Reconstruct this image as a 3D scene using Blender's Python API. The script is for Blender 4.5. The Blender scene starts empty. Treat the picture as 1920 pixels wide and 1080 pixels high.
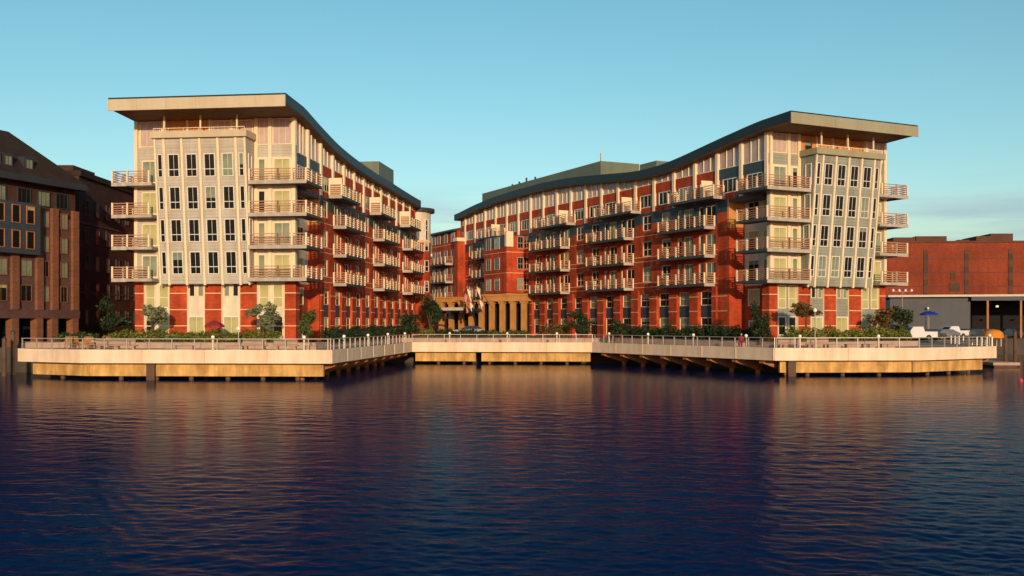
import bpy, bmesh, math, random
from mathutils import Vector, Matrix
random.seed(11)
R = math.radians
S = bpy.context.scene
COL = S.collection
EYE = 4.75                      # camera height above the water (z = 0)

# ------------------------------------------------------------------ camera
cam = bpy.data.cameras.new('camera'); co = bpy.data.objects.new('camera', cam); COL.objects.link(co)
co.location = (0, 0, EYE); co.rotation_euler = (R(90), 0, 0)
cam.lens = 36; cam.sensor_width = 36; cam.shift_y = 67/1920; cam.clip_end = 9000; cam.clip_start = .5
S.camera = co
# ------------------------------------------------------------------ light
SUN_EL, SX = R(9.5), .15
sdir = Vector((SX, -math.sqrt(1-SX*SX), math.tan(SUN_EL))).normalized()      # towards the sun
W = bpy.data.worlds.new('World'); S.world = W; W.use_nodes = True
wn, wl = W.node_tree.nodes, W.node_tree.links
bg = wn['Background']; bg.inputs[1].default_value = .15
sky = wn.new('ShaderNodeTexSky'); sky.sky_type = 'NISHITA'; sky.sun_disc = False
sky.sun_elevation = SUN_EL; sky.sun_rotation = math.atan2(sdir.x, sdir.y); sky.altitude = 0
sky.air_density = 1.0; sky.dust_density = .6; sky.ozone_density = 2.0
hs = wn.new('ShaderNodeHueSaturation'); hs.inputs['Hue'].default_value = .47; hs.inputs['Saturation'].default_value = 1.14; hs.inputs['Value'].default_value = 1.05
wl.new(sky.outputs[0], hs.inputs['Color'])
# thin low cloud bank all round the horizon
tc = wn.new('ShaderNodeTexCoord'); mp = wn.new('ShaderNodeMapping'); mp.inputs['Scale'].default_value = (2.2, 2.2, 26)
mp.inputs['Location'].default_value = (3.1, .4, .5)
nz = wn.new('ShaderNodeTexNoise'); nz.inputs['Scale'].default_value = 1.6; nz.inputs['Detail'].default_value = 7; nz.inputs['Roughness'].default_value = .55
wl.new(tc.outputs['Generated'], mp.inputs[0]); wl.new(mp.outputs[0], nz.inputs['Vector'])
cr = wn.new('ShaderNodeValToRGB'); cr.color_ramp.elements[0].position = .44; cr.color_ramp.elements[1].position = .62
wl.new(nz.outputs[0], cr.inputs[0])
sx = wn.new('ShaderNodeSeparateXYZ'); wl.new(tc.outputs['Generated'], sx.inputs[0])
cz = wn.new('ShaderNodeValToRGB'); e = cz.color_ramp.elements
e[0].position = 0.0; e[0].color = (1,1,1,1); e[1].position = .135; e[1].color = (0,0,0,1)
m1 = e.new(.095); m1.color = (.9,.9,.9,1)
wl.new(sx.outputs[2], cz.inputs[0])
mu = wn.new('ShaderNodeMath'); mu.operation = 'MULTIPLY'; wl.new(cr.outputs[0], mu.inputs[0]); wl.new(cz.outputs[0], mu.inputs[1])
mu2 = wn.new('ShaderNodeMath'); mu2.operation = 'MULTIPLY'; mu2.inputs[1].default_value = .75; wl.new(mu.outputs[0], mu2.inputs[0])
mx = wn.new('ShaderNodeMixRGB'); mx.inputs[2].default_value = (2.35, 3.25, 3.85, 1)
wl.new(mu2.outputs[0], mx.inputs[0]); wl.new(hs.outputs[0], mx.inputs[1]); wl.new(mx.outputs[0], bg.inputs[0])
sl = bpy.data.lights.new('sun', 'SUN'); so = bpy.data.objects.new('sun', sl); COL.objects.link(so)
sl.energy = 4.1; sl.angle = R(.5); sl.color = (1.0, .71, .43)
so.rotation_euler = sdir.to_track_quat('Z', 'Y').to_euler()
vs = S.view_settings
S.display_settings.display_device = 'sRGB'
vs.view_transform = 'Standard'; vs.look = 'None'; vs.gamma = 1; vs.exposure = 0; vs.use_curve_mapping = False

# ------------------------------------------------------------------ materials
def mat(name, c, rough=.7, var=.12, scale=1.5, metal=0, spec=.3, kind=None, c2=None, streak=0, srange=(.36,.6)):
    m = bpy.data.materials.new(name); m.use_nodes = True
    n, l = m.node_tree.nodes, m.node_tree.links
    b = n['Principled BSDF']; b.inputs['Roughness'].default_value = rough; b.inputs['Metallic'].default_value = metal
    b.inputs['Specular IOR Level'].default_value = spec
    t = n.new('ShaderNodeTexCoord'); z = n.new('ShaderNodeTexNoise')
    z.inputs['Scale'].default_value = scale; z.inputs['Detail'].default_value = 5
    l.new(t.outputs['Object'], z.inputs['Vector'])
    r = n.new('ShaderNodeValToRGB'); r.color_ramp.elements[0].position = .3; r.color_ramp.elements[1].position = .7
    lo = c2 if c2 else tuple(x*(1-var) for x in c); hi = c if c2 else tuple(x*(1+var) for x in c)
    r.color_ramp.elements[0].color = (*lo, 1); r.color_ramp.elements[1].color = (*hi, 1)
    l.new(z.outputs[0], r.inputs[0]); out = r.outputs[0]
    if kind in ('brick', 'lap', 'rib'):
        sp = n.new('ShaderNodeSeparateXYZ'); l.new(t.outputs['Object'], sp.inputs[0])
        ad = n.new('ShaderNodeMath'); l.new(sp.outputs[0], ad.inputs[0]); l.new(sp.outputs[1], ad.inputs[1])
        cb = n.new('ShaderNodeCombineXYZ')
        l.new(ad.outputs[0], cb.inputs[0]); l.new(sp.outputs[2], cb.inputs[1])
        if kind == 'brick':
            k = n.new('ShaderNodeTexBrick'); k.inputs['Scale'].default_value = 1
            k.inputs['Brick Width'].default_value = .42; k.inputs['Row Height'].default_value = .14; k.inputs['Mortar Size'].default_value = .012
            k.inputs['Color1'].default_value = (1,1,1,1); k.inputs['Color2'].default_value = (.62,.62,.62,1); k.inputs['Mortar'].default_value = (.9,1.1,1.2,1)
        else:
            k = n.new('ShaderNodeTexBrick'); k.inputs['Scale'].default_value = 1; k.offset = 0
            a_, b_ = (6., .3) if kind == 'lap' else (.45, 40.)
            k.inputs['Brick Width'].default_value = a_; k.inputs['Row Height'].default_value = b_; k.inputs['Mortar Size'].default_value = .02
            k.inputs['Color1'].default_value = (1,1,1,1); k.inputs['Color2'].default_value = (.92,.92,.92,1); k.inputs['Mortar'].default_value = (.6,.6,.6,1)
        l.new(cb.outputs[0], k.inputs['Vector'])
        x = n.new('ShaderNodeMixRGB'); x.blend_type = 'MULTIPLY'; x.inputs[0].default_value = .8
        l.new(out, x.inputs[1]); l.new(k.outputs[0], x.inputs[2]); out = x.outputs[0]
    l.new(out, b.inputs['Base Color'])
    if streak:                                   # rain streaks and grime running down the face
        q = n.new('ShaderNodeMapping'); q.inputs['Scale'].default_value = (.8, .8, .12)
        zz = n.new('ShaderNodeTexNoise'); zz.inputs['Scale'].default_value = 1.3; zz.inputs['Detail'].default_value = 6; zz.inputs['Roughness'].default_value = .65
        l.new(t.outputs['Object'], q.inputs[0]); l.new(q.outputs[0], zz.inputs['Vector'])
        rr = n.new('ShaderNodeValToRGB'); rr.color_ramp.elements[0].position = .38; rr.color_ramp.elements[1].position = .62
        k_ = 1-streak; rr.color_ramp.elements[0].color = (k_, k_*.93, k_*.85, 1); rr.color_ramp.elements[1].color = (1,1,1,1)
        l.new(zz.outputs[0], rr.inputs[0])
        x2 = n.new('ShaderNodeMixRGB'); x2.blend_type = 'MULTIPLY'; x2.inputs[0].default_value = 1
        l.new(out, x2.inputs[1]); l.new(rr.outputs[0], x2.inputs[2]); l.new(x2.outputs[0], b.inputs['Base Color'])
    bp = n.new('ShaderNodeBump'); bp.inputs['Strength'].default_value = .15; bp.inputs['Distance'].default_value = .02
    z2 = n.new('ShaderNodeTexNoise'); z2.inputs['Scale'].default_value = 14; l.new(t.outputs['Object'], z2.inputs['Vector'])
    l.new(z2.outputs[0], bp.inputs['Height']); l.new(bp.outputs[0], b.inputs['Normal'])
    return m
M = {}
M['brick'] = mat('red_brick', (.47,.066,.021), .85, .30, .5, kind='brick', streak=.28)
M['cream'] = mat('cream_trim', (.72,.60,.42), .6, .06)
M['trim'] = mat('cast_stone_trim', (.72,.42,.22), .7, .08)
M['white'] = mat('white_frame', (.66,.62,.56), .5, .04)
M['siding_l'] = mat('warm_grey_siding', (.46,.44,.385), .6, .08, .7, kind='lap', streak=.14)
M['siding_r'] = mat('sage_grey_siding', (.275,.305,.27), .6, .08, .7, kind='lap', streak=.16)
M['infill_l'] = mat('cream_panel', (.64,.59,.47), .6, .06, streak=.14)
M['slate'] = mat('slate_blue_metal', (.035,.062,.085), .5, .15, .8, kind='lap')
M['fascia_side'] = mat('dark_slate_fascia', (.012,.022,.027), .45, .12, .5)
M['fascia_l'] = mat('warm_grey_fascia', (.50,.44,.32), .5, .05, .4, streak=.06)
M['fascia_r'] = mat('olive_grey_fascia', (.30,.29,.21), .5, .05, .4, streak=.06)
M['soffit'] = mat('brown_soffit_boards', (.20,.10,.045), .7, .2, .9, kind='rib')
M['peach'] = mat('peach_wood_cladding', (.56,.25,.075), .6, .15, .8, kind='rib')
M['clere'] = mat('pale_pink_clerestory_glass', (.46,.35,.32), .25, .12, 1.1, spec=.5)
M['slab'] = mat('grey_balcony_slab', (.42,.38,.34), .7, .08, streak=.2)
M['slabside'] = mat('dark_slate_slab', (.05,.06,.065), .6, .1)
M['rail'] = mat('maroon_wood_rail', (.38,.19,.115), .6, .15)
M['glass'] = mat('dark_window_glass', (.012,.014,.014), .06, .5, .5, spec=.25)
M['blind'] = mat('window_with_pale_blind', (.40,.38,.17), .15, .2, .7, spec=.5)
M['blind2'] = mat('window_with_grey_green_blind', (.20,.24,.17), .12, .3, .7, spec=.5)
M['limestone'] = mat('tan_limestone', (.44,.22,.07), .8, .15, .8)
M['penthouse'] = mat('olive_metal_screen', (.13,.155,.115), .6, .1, .5, kind='rib')
M['fpanel'] = mat('pale_precast_panel', (.76,.60,.455), .75, .08, .5, streak=.13)
M['beam'] = mat('ochre_timber_beam', (.62,.38,.13), .8, .2, 1.2, streak=.4)
M['rust'] = mat('rust_brown_concrete', (.34,.14,.055), .85, .25, 1.2)
M['pile'] = mat('dark_wet_pile', (.10,.06,.04), .8, .3, 1.)
M['deck'] = mat('grey_deck_boards', (.30,.24,.20), .8, .15, 1., kind='rib')
M['steel'] = mat('brushed_steel_rail', (.42,.38,.34), .45, .1, metal=.3)
M['globe'] = mat('white_opal_globe', (.82,.80,.74), .3, .02)
M['granite'] = mat('pink_granite', (.38,.26,.20), .8, .15, 1.2)
M['asphalt'] = mat('asphalt', (.05,.05,.05), .9, .2)
M['ground'] = mat('paved_ground', (.065,.054,.046), .9, .25, .4)
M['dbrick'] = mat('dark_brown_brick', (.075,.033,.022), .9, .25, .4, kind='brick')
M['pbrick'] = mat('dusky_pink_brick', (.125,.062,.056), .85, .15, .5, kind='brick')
M['obrick'] = mat('orange_brick_pier', (.22,.088,.048), .85, .15, .5, kind='brick')
M['wbrick'] = mat('warehouse_brick', (.25,.047,.020), .9, .25, .12, kind='brick', streak=.18)
M['wband'] = mat('warehouse_grey_strip', (.10,.042,.03), .9, .2, .3)
M['roof'] = mat('dark_brown_shingles', (.034,.020,.014), .9, .25, .8, kind='lap')
M['gutter'] = mat('charcoal_gutter', (.035,.042,.052), .5, .1)
M['bluegrey'] = mat('blue_grey_cladding', (.045,.062,.085), .6, .1, kind='lap')
M['shed'] = mat('blue_grey_ribbed_steel', (.065,.072,.09), .6, .1, .4, kind='rib')
M['shedroof'] = mat('pale_shed_roof', (.50,.46,.40), .6, .08)
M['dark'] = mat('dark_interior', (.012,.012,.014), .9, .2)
M['bark'] = mat('bark', (.09,.06,.04), .9, .3, 4)
def leafmat(name, c, v=.5):
    return mat(name, c, .6, v, 1.6, spec=.25)
M['leaf_dark'] = leafmat('dark_evergreen_leaves', (.020,.036,.012))
M['leaf_mid'] = leafmat('mid_green_leaves', (.055,.075,.018))
M['leaf_hedge'] = leafmat('yellow_green_leaves', (.115,.125,.018), .5)
M['leaf_olive'] = leafmat('grey_olive_leaves', (.16,.17,.09), .4)
M['leaf_russet'] = leafmat('russet_leaves', (.11,.065,.02), .5)
M['maroon'] = mat('maroon_shadow_tone', (.24,.022,.022), .7, .1)  # tone of the shadow on the brick, worn by the added umbrella
M['blue'] = mat('blue_canvas', (.012,.025,.34), .7, .1)
M['orange'] = mat('orange_canvas', (.62,.20,.02), .7, .12)
M['wood'] = mat('orange_brown_wood', (.34,.15,.055), .7, .2)
M['flag_w'] = mat('pale_flag_cloth', (.74,.58,.46), .8, .06)
M['flag_p'] = mat('dusty_pink_flag_cloth', (.48,.20,.20), .8, .1)
M['skin'] = mat('skin', (.50,.27,.17), .6, .05)
M['redcloth'] = mat('red_shirt', (.30,.018,.03), .8, .1)
M['darkcloth'] = mat('dark_trousers', (.03,.03,.05), .8, .1)
M['carwhite'] = mat('white_car_paint', (.62,.62,.62), .25, .03, spec=.5)
M['cardark'] = mat('navy_car_paint', (.02,.03,.055), .25, .05, spec=.5)
M['carred'] = mat('dark_red_car_paint', (.22,.02,.015), .25, .05, spec=.5)
M['carsilver'] = mat('silver_car_paint', (.13,.13,.14), .25, .05, spec=.5)
M['tyre'] = mat('tyre', (.015,.015,.015), .9, .1)
M['lamp'] = mat('headlight_lens', (.7,.7,.65), .1, .02, spec=.5)
M['buoy'] = mat('pink_red_buoy', (.55,.07,.09), .5, .05)

# water
wm = bpy.data.materials.new('harbour_water'); wm.use_nodes = True
n, l = wm.node_tree.nodes, wm.node_tree.links
n.remove(n['Principled BSDF'])
deep = n.new('ShaderNodeBsdfDiffuse'); deep.inputs['Color'].default_value = (.0001,.018,.078,1)
gl_ = n.new('ShaderNodeBsdfGlossy'); gl_.inputs['Roughness'].default_value = .06; gl_.inputs['Color'].default_value = (.98,.87,.72,1)
fr_ = n.new('ShaderNodeFresnel'); fr_.inputs['IOR'].default_value = 1.06
pw_ = n.new('ShaderNodeMath'); pw_.operation = 'POWER'; pw_.inputs[1].default_value = 1.5; l.new(fr_.outputs[0], pw_.inputs[0])
ml_ = n.new('ShaderNodeMath'); ml_.operation = 'MULTIPLY'; ml_.inputs[1].default_value = 1.4; ml_.use_clamp = True; l.new(pw_.outputs[0], ml_.inputs[0])
mxs = n.new('ShaderNodeMixShader'); l.new(ml_.outputs[0], mxs.inputs[0]); l.new(deep.outputs[0], mxs.inputs[1]); l.new(gl_.outputs[0], mxs.inputs[2])
l.new(mxs.outputs[0], n['Material Output'].inputs['Surface'])
t = n.new('ShaderNodeTexCoord')
def wave(scale, sc, det, rough=.55, loc=(0,0,0)):
    q = n.new('ShaderNodeMapping'); q.inputs['Scale'].default_value = sc; q.inputs['Location'].default_value = loc; l.new(t.outputs['Object'], q.inputs[0])
    z = n.new('ShaderNodeTexNoise'); z.inputs['Scale'].default_value = scale; z.inputs['Detail'].default_value = det; z.inputs['Roughness'].default_value = rough
    l.new(q.outputs[0], z.inputs['Vector']); return z.outputs[0]
def bump(h, st, dist, prev=None):
    u = n.new('ShaderNodeBump'); u.inputs['Strength'].default_value = st; u.inputs['Distance'].default_value = dist
    l.new(h, u.inputs['Height'])
    if prev: l.new(prev, u.inputs['Normal'])
    return u.outputs[0]
nn = bump(wave(4.5, (.8,1.2,1), 4, .6, (5,3,0)), 1, .010)   # only the finest ripples; the waves themselves are geometry
l.new(nn, gl_.inputs['Normal'])

# ------------------------------------------------------------------ builders
def link(name, me, material=None, parent=None, loc=(0,0,0), rz=0):
    o = bpy.data.objects.new(name, me); COL.objects.link(o)
    if material is not None and me is not None and not me.materials: me.materials.append(material)
    o.location = loc
    if rz: o.rotation_euler = (0, 0, rz)
    if parent is not None: o.parent = parent
    return o
class MB:
    def __init__(s): s.v = []; s.f = []
    def box(s, x0, x1, y0, y1, z0, z1):
        if x0 > x1: x0, x1 = x1, x0
        if y0 > y1: y0, y1 = y1, y0
        k = len(s.v)
        s.v += [(x0,y0,z0),(x1,y0,z0),(x1,y1,z0),(x0,y1,z0),(x0,y0,z1),(x1,y0,z1),(x1,y1,z1),(x0,y1,z1)]
        s.f += [tuple(k+i for i in q) for q in ((3,2,1,0),(4,5,6,7),(0,1,5,4),(1,2,6,5),(2,3,7,6),(3,0,4,7))]
        return s
    def prism(s, poly, z0, z1):                 # plan polygon
        k = len(s.v); N = len(poly)
        s.v += [(x,y,z0) for x,y in poly] + [(x,y,z1) for x,y in poly]
        s.f += [tuple(k+i for i in reversed(range(N))), tuple(k+N+i for i in range(N))]
        s.f += [(k+i, k+(i+1)%N, k+N+(i+1)%N, k+N+i) for i in range(N)]
        return s
    def loft(s, ra, rb):                        # two equal rings
        k = len(s.v); N = len(ra); s.v += list(ra) + list(rb)
        s.f += [tuple(k+i for i in reversed(range(N))), tuple(k+N+i for i in range(N))]
        s.f += [(k+i, k+(i+1)%N, k+N+(i+1)%N, k+N+i) for i in range(N)]
        return s
    def strip(s, bots, tops, thick):            # band of boxes along a profile: lists of 4-corner sections
        return s
    def tube(s, p, q, r0, r1=None, N=6):
        r1 = r0 if r1 is None else r1
        p, q = Vector(p), Vector(q); d = (q-p).normalized()
        u = d.orthogonal().normalized(); w = d.cross(u)
        ring = lambda c, r: [tuple(c + (u*math.cos(2*math.pi*i/N) + w*math.sin(2*math.pi*i/N))*r) for i in range(N)]
        return s.loft(ring(p, r0), ring(q, r1))
    def lathe(s, prof, N=12, c=(0,0)):
        k = len(s.v)
        for r, z in prof: s.v += [(c[0]+r*math.cos(2*math.pi*i/N), c[1]+r*math.sin(2*math.pi*i/N), z) for i in range(N)]
        for j in range(len(prof)-1):
            s.f += [(k+j*N+i, k+j*N+(i+1)%N, k+(j+1)*N+(i+1)%N, k+(j+1)*N+i) for i in range(N)]
        return s
    def mesh(s, name, fix=True, smooth=False):
        me = bpy.data.meshes.new(name); me.from_pydata(s.v, [], s.f)
        if fix:
            bm = bmesh.new(); bm.from_mesh(me); bmesh.ops.recalc_face_normals(bm, faces=bm.faces); bm.to_mesh(me); bm.free()
        if smooth:
            me.polygons.foreach_set('use_smooth', [True]*len(me.polygons))
        me.update(); return me
    def build(s, name, material, parent=None, loc=(0,0,0), rz=0, smooth=False):
        return link(name, s.mesh(name, smooth=smooth), material, parent, loc, rz)
def tag(o, label, cat, group=None):
    o['label'] = label; o['category'] = cat
    if group: o['group'] = group
    return o
def thing(name, label, cat, loc=(0,0,0), rz=0, group=None):
    o = link(name, None, None, None, loc, rz); o.empty_display_size = .5
    return tag(o, label, cat, group)
def structure(o): o['kind'] = 'structure'; return o
def stuff(o): o['kind'] = 'stuff'; return o

CACHE = {}
def cached(key, fn):
    if key not in CACHE: CACHE[key] = fn()
    return CACHE[key]
def shear(mb, k):                                # lean towards -y with height
    mb.v = [(x, y-k*z, z) for x, y, z in mb.v]; return mb
def win_meshes(w, h, vs_, hs_, t=.12, lean=0, fm='white', depth=.14):
    def fn():
        f = MB(); y0, y1 = -.05, depth-.05
        f.box(-w/2, -w/2+t, y0, y1, 0, h); f.box(w/2-t, w/2, y0, y1, 0, h)
        f.box(-w/2+t, w/2-t, y0, y1, 0, t); f.box(-w/2+t, w/2-t, y0, y1, h-t, h)
        for x in vs_: f.box(w*x-t*.18, w*x+t*.18, y0+.045, y1, t, h-t)
        for z in hs_:
            xs = [-w/2+t] + [q for x in sorted(vs_) for q in (w*x-t*.18, w*x+t*.18)] + [w/2-t]
            for i in range(0, len(xs), 2): f.box(xs[i], xs[i+1], y0+.02, y1, h*z-t*.4, h*z+t*.4)
        p = MB().box(-w/2+t*.9, w/2-t*.9, .025, .06, t*.9, h-t*.9)
        a = shear(f, lean).mesh('window'); a.materials.append(M[fm])
        return a, shear(p, lean)
    key = ('w', w, h, tuple(vs_), tuple(hs_), t, lean, fm, depth)
    return cached(key, fn)
def pane_mesh(key, p, mt):
    def fn():
        me = MB(); me.v, me.f = list(p.v), list(p.f)
        q = me.mesh('pane'); q.materials.append(M[mt]); return q
    return cached(('p',)+key+(mt,), fn)
def window(parent, loc, rz, w, h, vs_=(0,), hs_=(), t=.12, lean=0, fm='white', mts=('glass','glass','blind2'), name='window', blind=.35, depth=.14):
    a, p = win_meshes(w, h, vs_, hs_, t, lean, fm, depth)
    o = link(name, a, None, parent, loc, rz)
    mt = random.choice(mts)
    link('pane', pane_mesh((w,h,t,lean), p, mt), None, o)
    if mt == 'glass' and random.random() < blind:
        fr = random.choice((.2,.35,.5)); bt = random.choice(('blind','blind2','blind2'))
        def fn():
            q = shear(MB().box(-w/2+t, w/2-t, .008, .02, h-t-(h-2*t)*fr, h-t), lean).mesh('blind'); q.materials.append(M[bt]); return q
        link('blind', cached(('b',w,h,t,lean,fr,bt), fn), None, o)
    return o

# ------------------------------------------------------------------ water, land, dock
import numpy as np
def make_water():
    rng = np.random.default_rng(4)
    Y0, Y1, K = 13.0, 121.0, .0029
    ys = [Y0]
    while ys[-1] < Y1: ys.append(ys[-1]+max(.05, ys[-1]*K))
    ys = np.array(ys); ncol = 561; us = np.linspace(-.82, .82, ncol)
    X = ys[:,None]*us[None,:]; Y = np.repeat(ys[:,None], ncol, 1)
    Z = np.zeros_like(X)
    lee = np.clip((86-Y)/36, 0, 1)                                  # the dock shelters the water in front of it
    calm = .10+.90*lee*lee
    # slow breeze patches
    br = np.zeros_like(X)
    for i in range(7):
        a = rng.uniform(0, 2*np.pi); lam = rng.uniform(14, 40); br += np.sin((X*np.cos(a)+Y*np.sin(a))*2*np.pi/lam+rng.uniform(0,6.28))
    br = 1+.16*br
    dx = Y*1.64/ncol
    for i in range(120):
        lam = .18*(3.2/.18)**(rng.random()**2.0); k = 2*np.pi/lam
        th = rng.normal(np.pi*.42, .75); sl_ = .0130*(1.0 if lam < .7 else (.7/lam)**.9)
        fade = np.clip(lam/(3.2*dx)-.6, 0, 1)
        Z += fade*(sl_/k)*np.sin(k*(X*np.cos(th)+Y*np.sin(th))+rng.uniform(0,6.28))
    Z *= calm*br
    edge = np.clip((Y1-2-Y)/6,0,1)*np.clip((.82-np.abs(us))[None,:]/.03,0,1)
    Z *= edge
    nr = len(ys); V = np.stack([X,Y,Z],-1).reshape(-1,3)
    I = np.arange(nr*ncol).reshape(nr,ncol)
    F = np.stack([I[:-1,:-1],I[:-1,1:],I[1:,1:],I[1:,:-1]],-1).reshape(-1,4)
    yl = float(ys[-1])
    big = np.array([(-3000,-300,0),(3000,-300,0),(3000,4000,0),(-3000,4000,0)], float)
    b0 = len(V); V = np.concatenate([V, big])
    c = [int(I[0,0]), int(I[0,-1]), int(I[-1,-1]), int(I[-1,0])]
    F = np.concatenate([F, np.array([(b0,b0+1,c[1],c[0]),(b0+1,b0+2,c[2],c[1]),(b0+2,b0+3,c[3],c[2]),(b0+3,b0,c[0],c[3])])])
    me = bpy.data.meshes.new('water'); me.vertices.add(len(V)); me.vertices.foreach_set('co', V.ravel())
    me.loops.add(F.size); me.loops.foreach_set('vertex_index', F.ravel().astype(np.int32))
    me.polygons.add(len(F)); me.polygons.foreach_set('loop_start', np.arange(0,F.size,4,dtype=np.int32)); me.polygons.foreach_set('loop_total', np.full(len(F),4,dtype=np.int32))
    me.polygons.foreach_set('use_smooth', np.ones(len(F), dtype=bool))
    me.update(calc_edges=True); me.validate(); return me
structure(link('water', make_water(), wm))
land_front = [(-3000,100),(-47.5,100),(-45.5,99),(-44,95.5),(-19,93),(-15,126),(13,125),(26.5,98.5),(37,98),(46,104),(52,118),(56,158),(3000,158)]
structure(MB().prism(land_front+[(3000,3990),(-3000,3990)], -2.5, 2.44).build('ground', M['ground']))
# terrace round the buildings, 0.65 m above the promenade
TER = 2.95
terr = [(-47,97.2),(-18.4,93.6),(-14.2,128),(12.6,125.6),(26.2,97.6),(41.5,105),(36,150),(40,240),(-60,240),(-46,140)]
structure(MB().prism(terr, 2.44, TER).build('terrace', M['ground']))
# promenade deck (thick slab on piles)
LF, LK, LE = (-15.05,85.0), (-36.3,86.2), (-43.3,90.0)
LR, RR = (-11.9,121.0), (9.4,119.0)
RF, RK, RE = (23.6,92.0), (37.0,92.6), (46.7,99.0)
deck_poly = [LE, LK, LF, LR, RR, RF, RK, RE, (50,116), (34,121), (18,132), (-20,132), (-30,104), (-44,99)]
def inset_run(p, q, d):                          # towards the inside (left of travel when outline runs clockwise from the water)
    v = Vector(q)-Vector(p); nrm = Vector((-v.y, v.x)).normalized()
    return nrm*d
pier = structure(link('pier', None)); 
MB().prism(deck_poly, 1.75, 2.45).build('deck_slab', M['deck'], pier)
runs = [(LE,LK),(LK,LF),(LF,LR),(LR,RR),(RR,RF),(RF,RK),(RK,RE),(RE,(50,116))]
front_run = [True, True, False, True, False, True, True, False]
def inward(p, q):
    v = Vector(q)-Vector(p); v.normalize(); return v, Vector((-v.y, v.x))
for (p, q), fr in zip(runs, front_run):
    d, inn = inward(p, q); Lr = (Vector(q)-Vector(p)).length
    ang = math.atan2(d.y, d.x)
    k = max(1, round(Lr/5.4)); step = Lr/k
    for i in range(k):
        b0 = Vector(p)+d*(i*step)
        e0 = .012 if i else -.03; e1 = step-.012 if i < k-1 else step+.03
        pr = random.uniform(0, .02)
        o = MB().box(e0, e1, -.12-pr, .10, 1.44, 2.58).build('fascia_panel', M['fpanel'], pier, (b0.x, b0.y, 0), ang)
        if not fr: MB().box(e1-.10, e1-.02, -.17, -.12-pr-.001, 1.47, 2.56).build('joint_cover', M['cream'], pier, (b0.x, b0.y, 0), ang)
    if fr:
        gpx = {(LK,LF):285, (LR,RR):897, (RF,RK):1484}.get((p,q))
        c0 = {LE:.8, LK:-.1, LR:.35, RF:.7, RK:-.1}.get(p,.5); c1 = Lr-{LK:-.1, LF:.8, RR:.3, RK:-.1, RE:.9}.get(q,.5)
        segs = [(c0,c1)]
        if gpx:
            tt = min((abs((gpx-960)/1920-((Vector(p)+d*u+inn*.75).x/(Vector(p)+d*u+inn*.75).y)),u) for u in [Lr*j/400 for j in range(401)])[1]
            segs = [(c0,tt-.35),(tt+.35,c1)]
        for i,(u0,u1) in enumerate(segs):
            b0 = Vector(p)+inn*(.75+.012*i)
            kk_ = max(1, round((u1-u0)/6)); su = (u1-u0)/kk_
            for j in range(kk_):
                MB().box(u0+j*su+(.01 if j else 0), u0+(j+1)*su-(.01 if j<kk_-1 else 0), 0, .5, .30+random.uniform(0,.03), 1.438).build('beam', M['beam'], pier, (b0.x, b0.y, 0), ang)
        k = max(2, round(Lr/3.2)); step = Lr/k
        for i in range(k+1):
            if i in (0, k): continue
            b0 = Vector(p)+d*(i*step)+inn*random.uniform(.95,1.4)
            MB().tube((0,0,-2),(0,0,1.5),.2,None,8).build('pile', M['pile'], pier, (b0.x, b0.y, 0))
        for row in (4.5, 8.5):
            for i in range(1, k):
                b0 = Vector(p)+d*(i*step)+inn*row
                if i % 2: MB().tube((0,0,-2),(0,0,1.8),.22,None,8).build('pile', M['pile'], pier, (b0.x, b0.y, 0))
    else:
        k = max(2, round(Lr/3.9)); step = Lr/k
        for i in range(k):
            b0 = Vector(p)+d*((i+.5)*step)
            pr = [(.12,1.43),(3.4,1.43),(3.4,.35),(2.7,.35),(.12,1.12)]
            mb = MB().loft([(-.3,y,z) for y,z in pr], [(.3,y,z) for y,z in pr])
            mb.build('bracket', M['rust'], pier, (b0.x, b0.y, 0), ang)
            MB().tube((0,3.05,-2),(0,3.05,.4),.24,None,8).build('pile', M['rust'], pier, (b0.x, b0.y, 0), ang)
# lower timber fender post standing before the gaps of the front beams
for (x, y) in ((-30.5,86.0), (25.25,91.9)):
    MB().box(-.35,.35,-.0,.5,-2,1.43).build('fender_pile', M['pile'], pier, (x, y+.35, 0))

def railing(label, p, q, place, spacing=1.9, lean=0):
    d, inn = inward(p, q); Lr = (Vector(q)-Vector(p)).length; ang = math.atan2(d.y, d.x)
    o = thing('dock_railing', label, 'railing', (p[0]+inn.x*.25, p[1]+inn.y*.25, 2.45), ang, 'steel railings round the promenade edge')
    k = max(1, round(Lr/spacing)); s = Lr/k
    def fn():
        mb = MB().box(-.035,.035,-.05,.05,0,1.0); mb.box(-.05,.05,-.07,.07,0,.04); return mb.mesh('post')
    pm = cached('railpost', fn)
    for i in range(k+1): link('post', pm, M['steel'], o, (min(max(i*s,.06),Lr-.06), 0, 0))
    MB().box(0,Lr,-.045,.045,1.0,1.06).build('top_rail', M['steel'], o)
    for z in (.3,.52,.74): MB().tube((0,-.0,z),(Lr,0,z),.012,None,5).build('wire', M['steel'], o)
rl = ['steel railing along the angled left end of the promenade', 'steel railing along the long left front of the promenade',
      'steel railing on the receding left side of the water inlet', 'steel railing along the back of the water inlet below the flags',
      'steel railing on the receding right side of the water inlet', 'steel railing along the right front beside the pink benches',
      'steel railing along the angled right end of the promenade', 'steel railing returning behind the far right promenade corner']
for (p, q), s in zip(runs, rl): railing(s, p, q, s)

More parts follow.
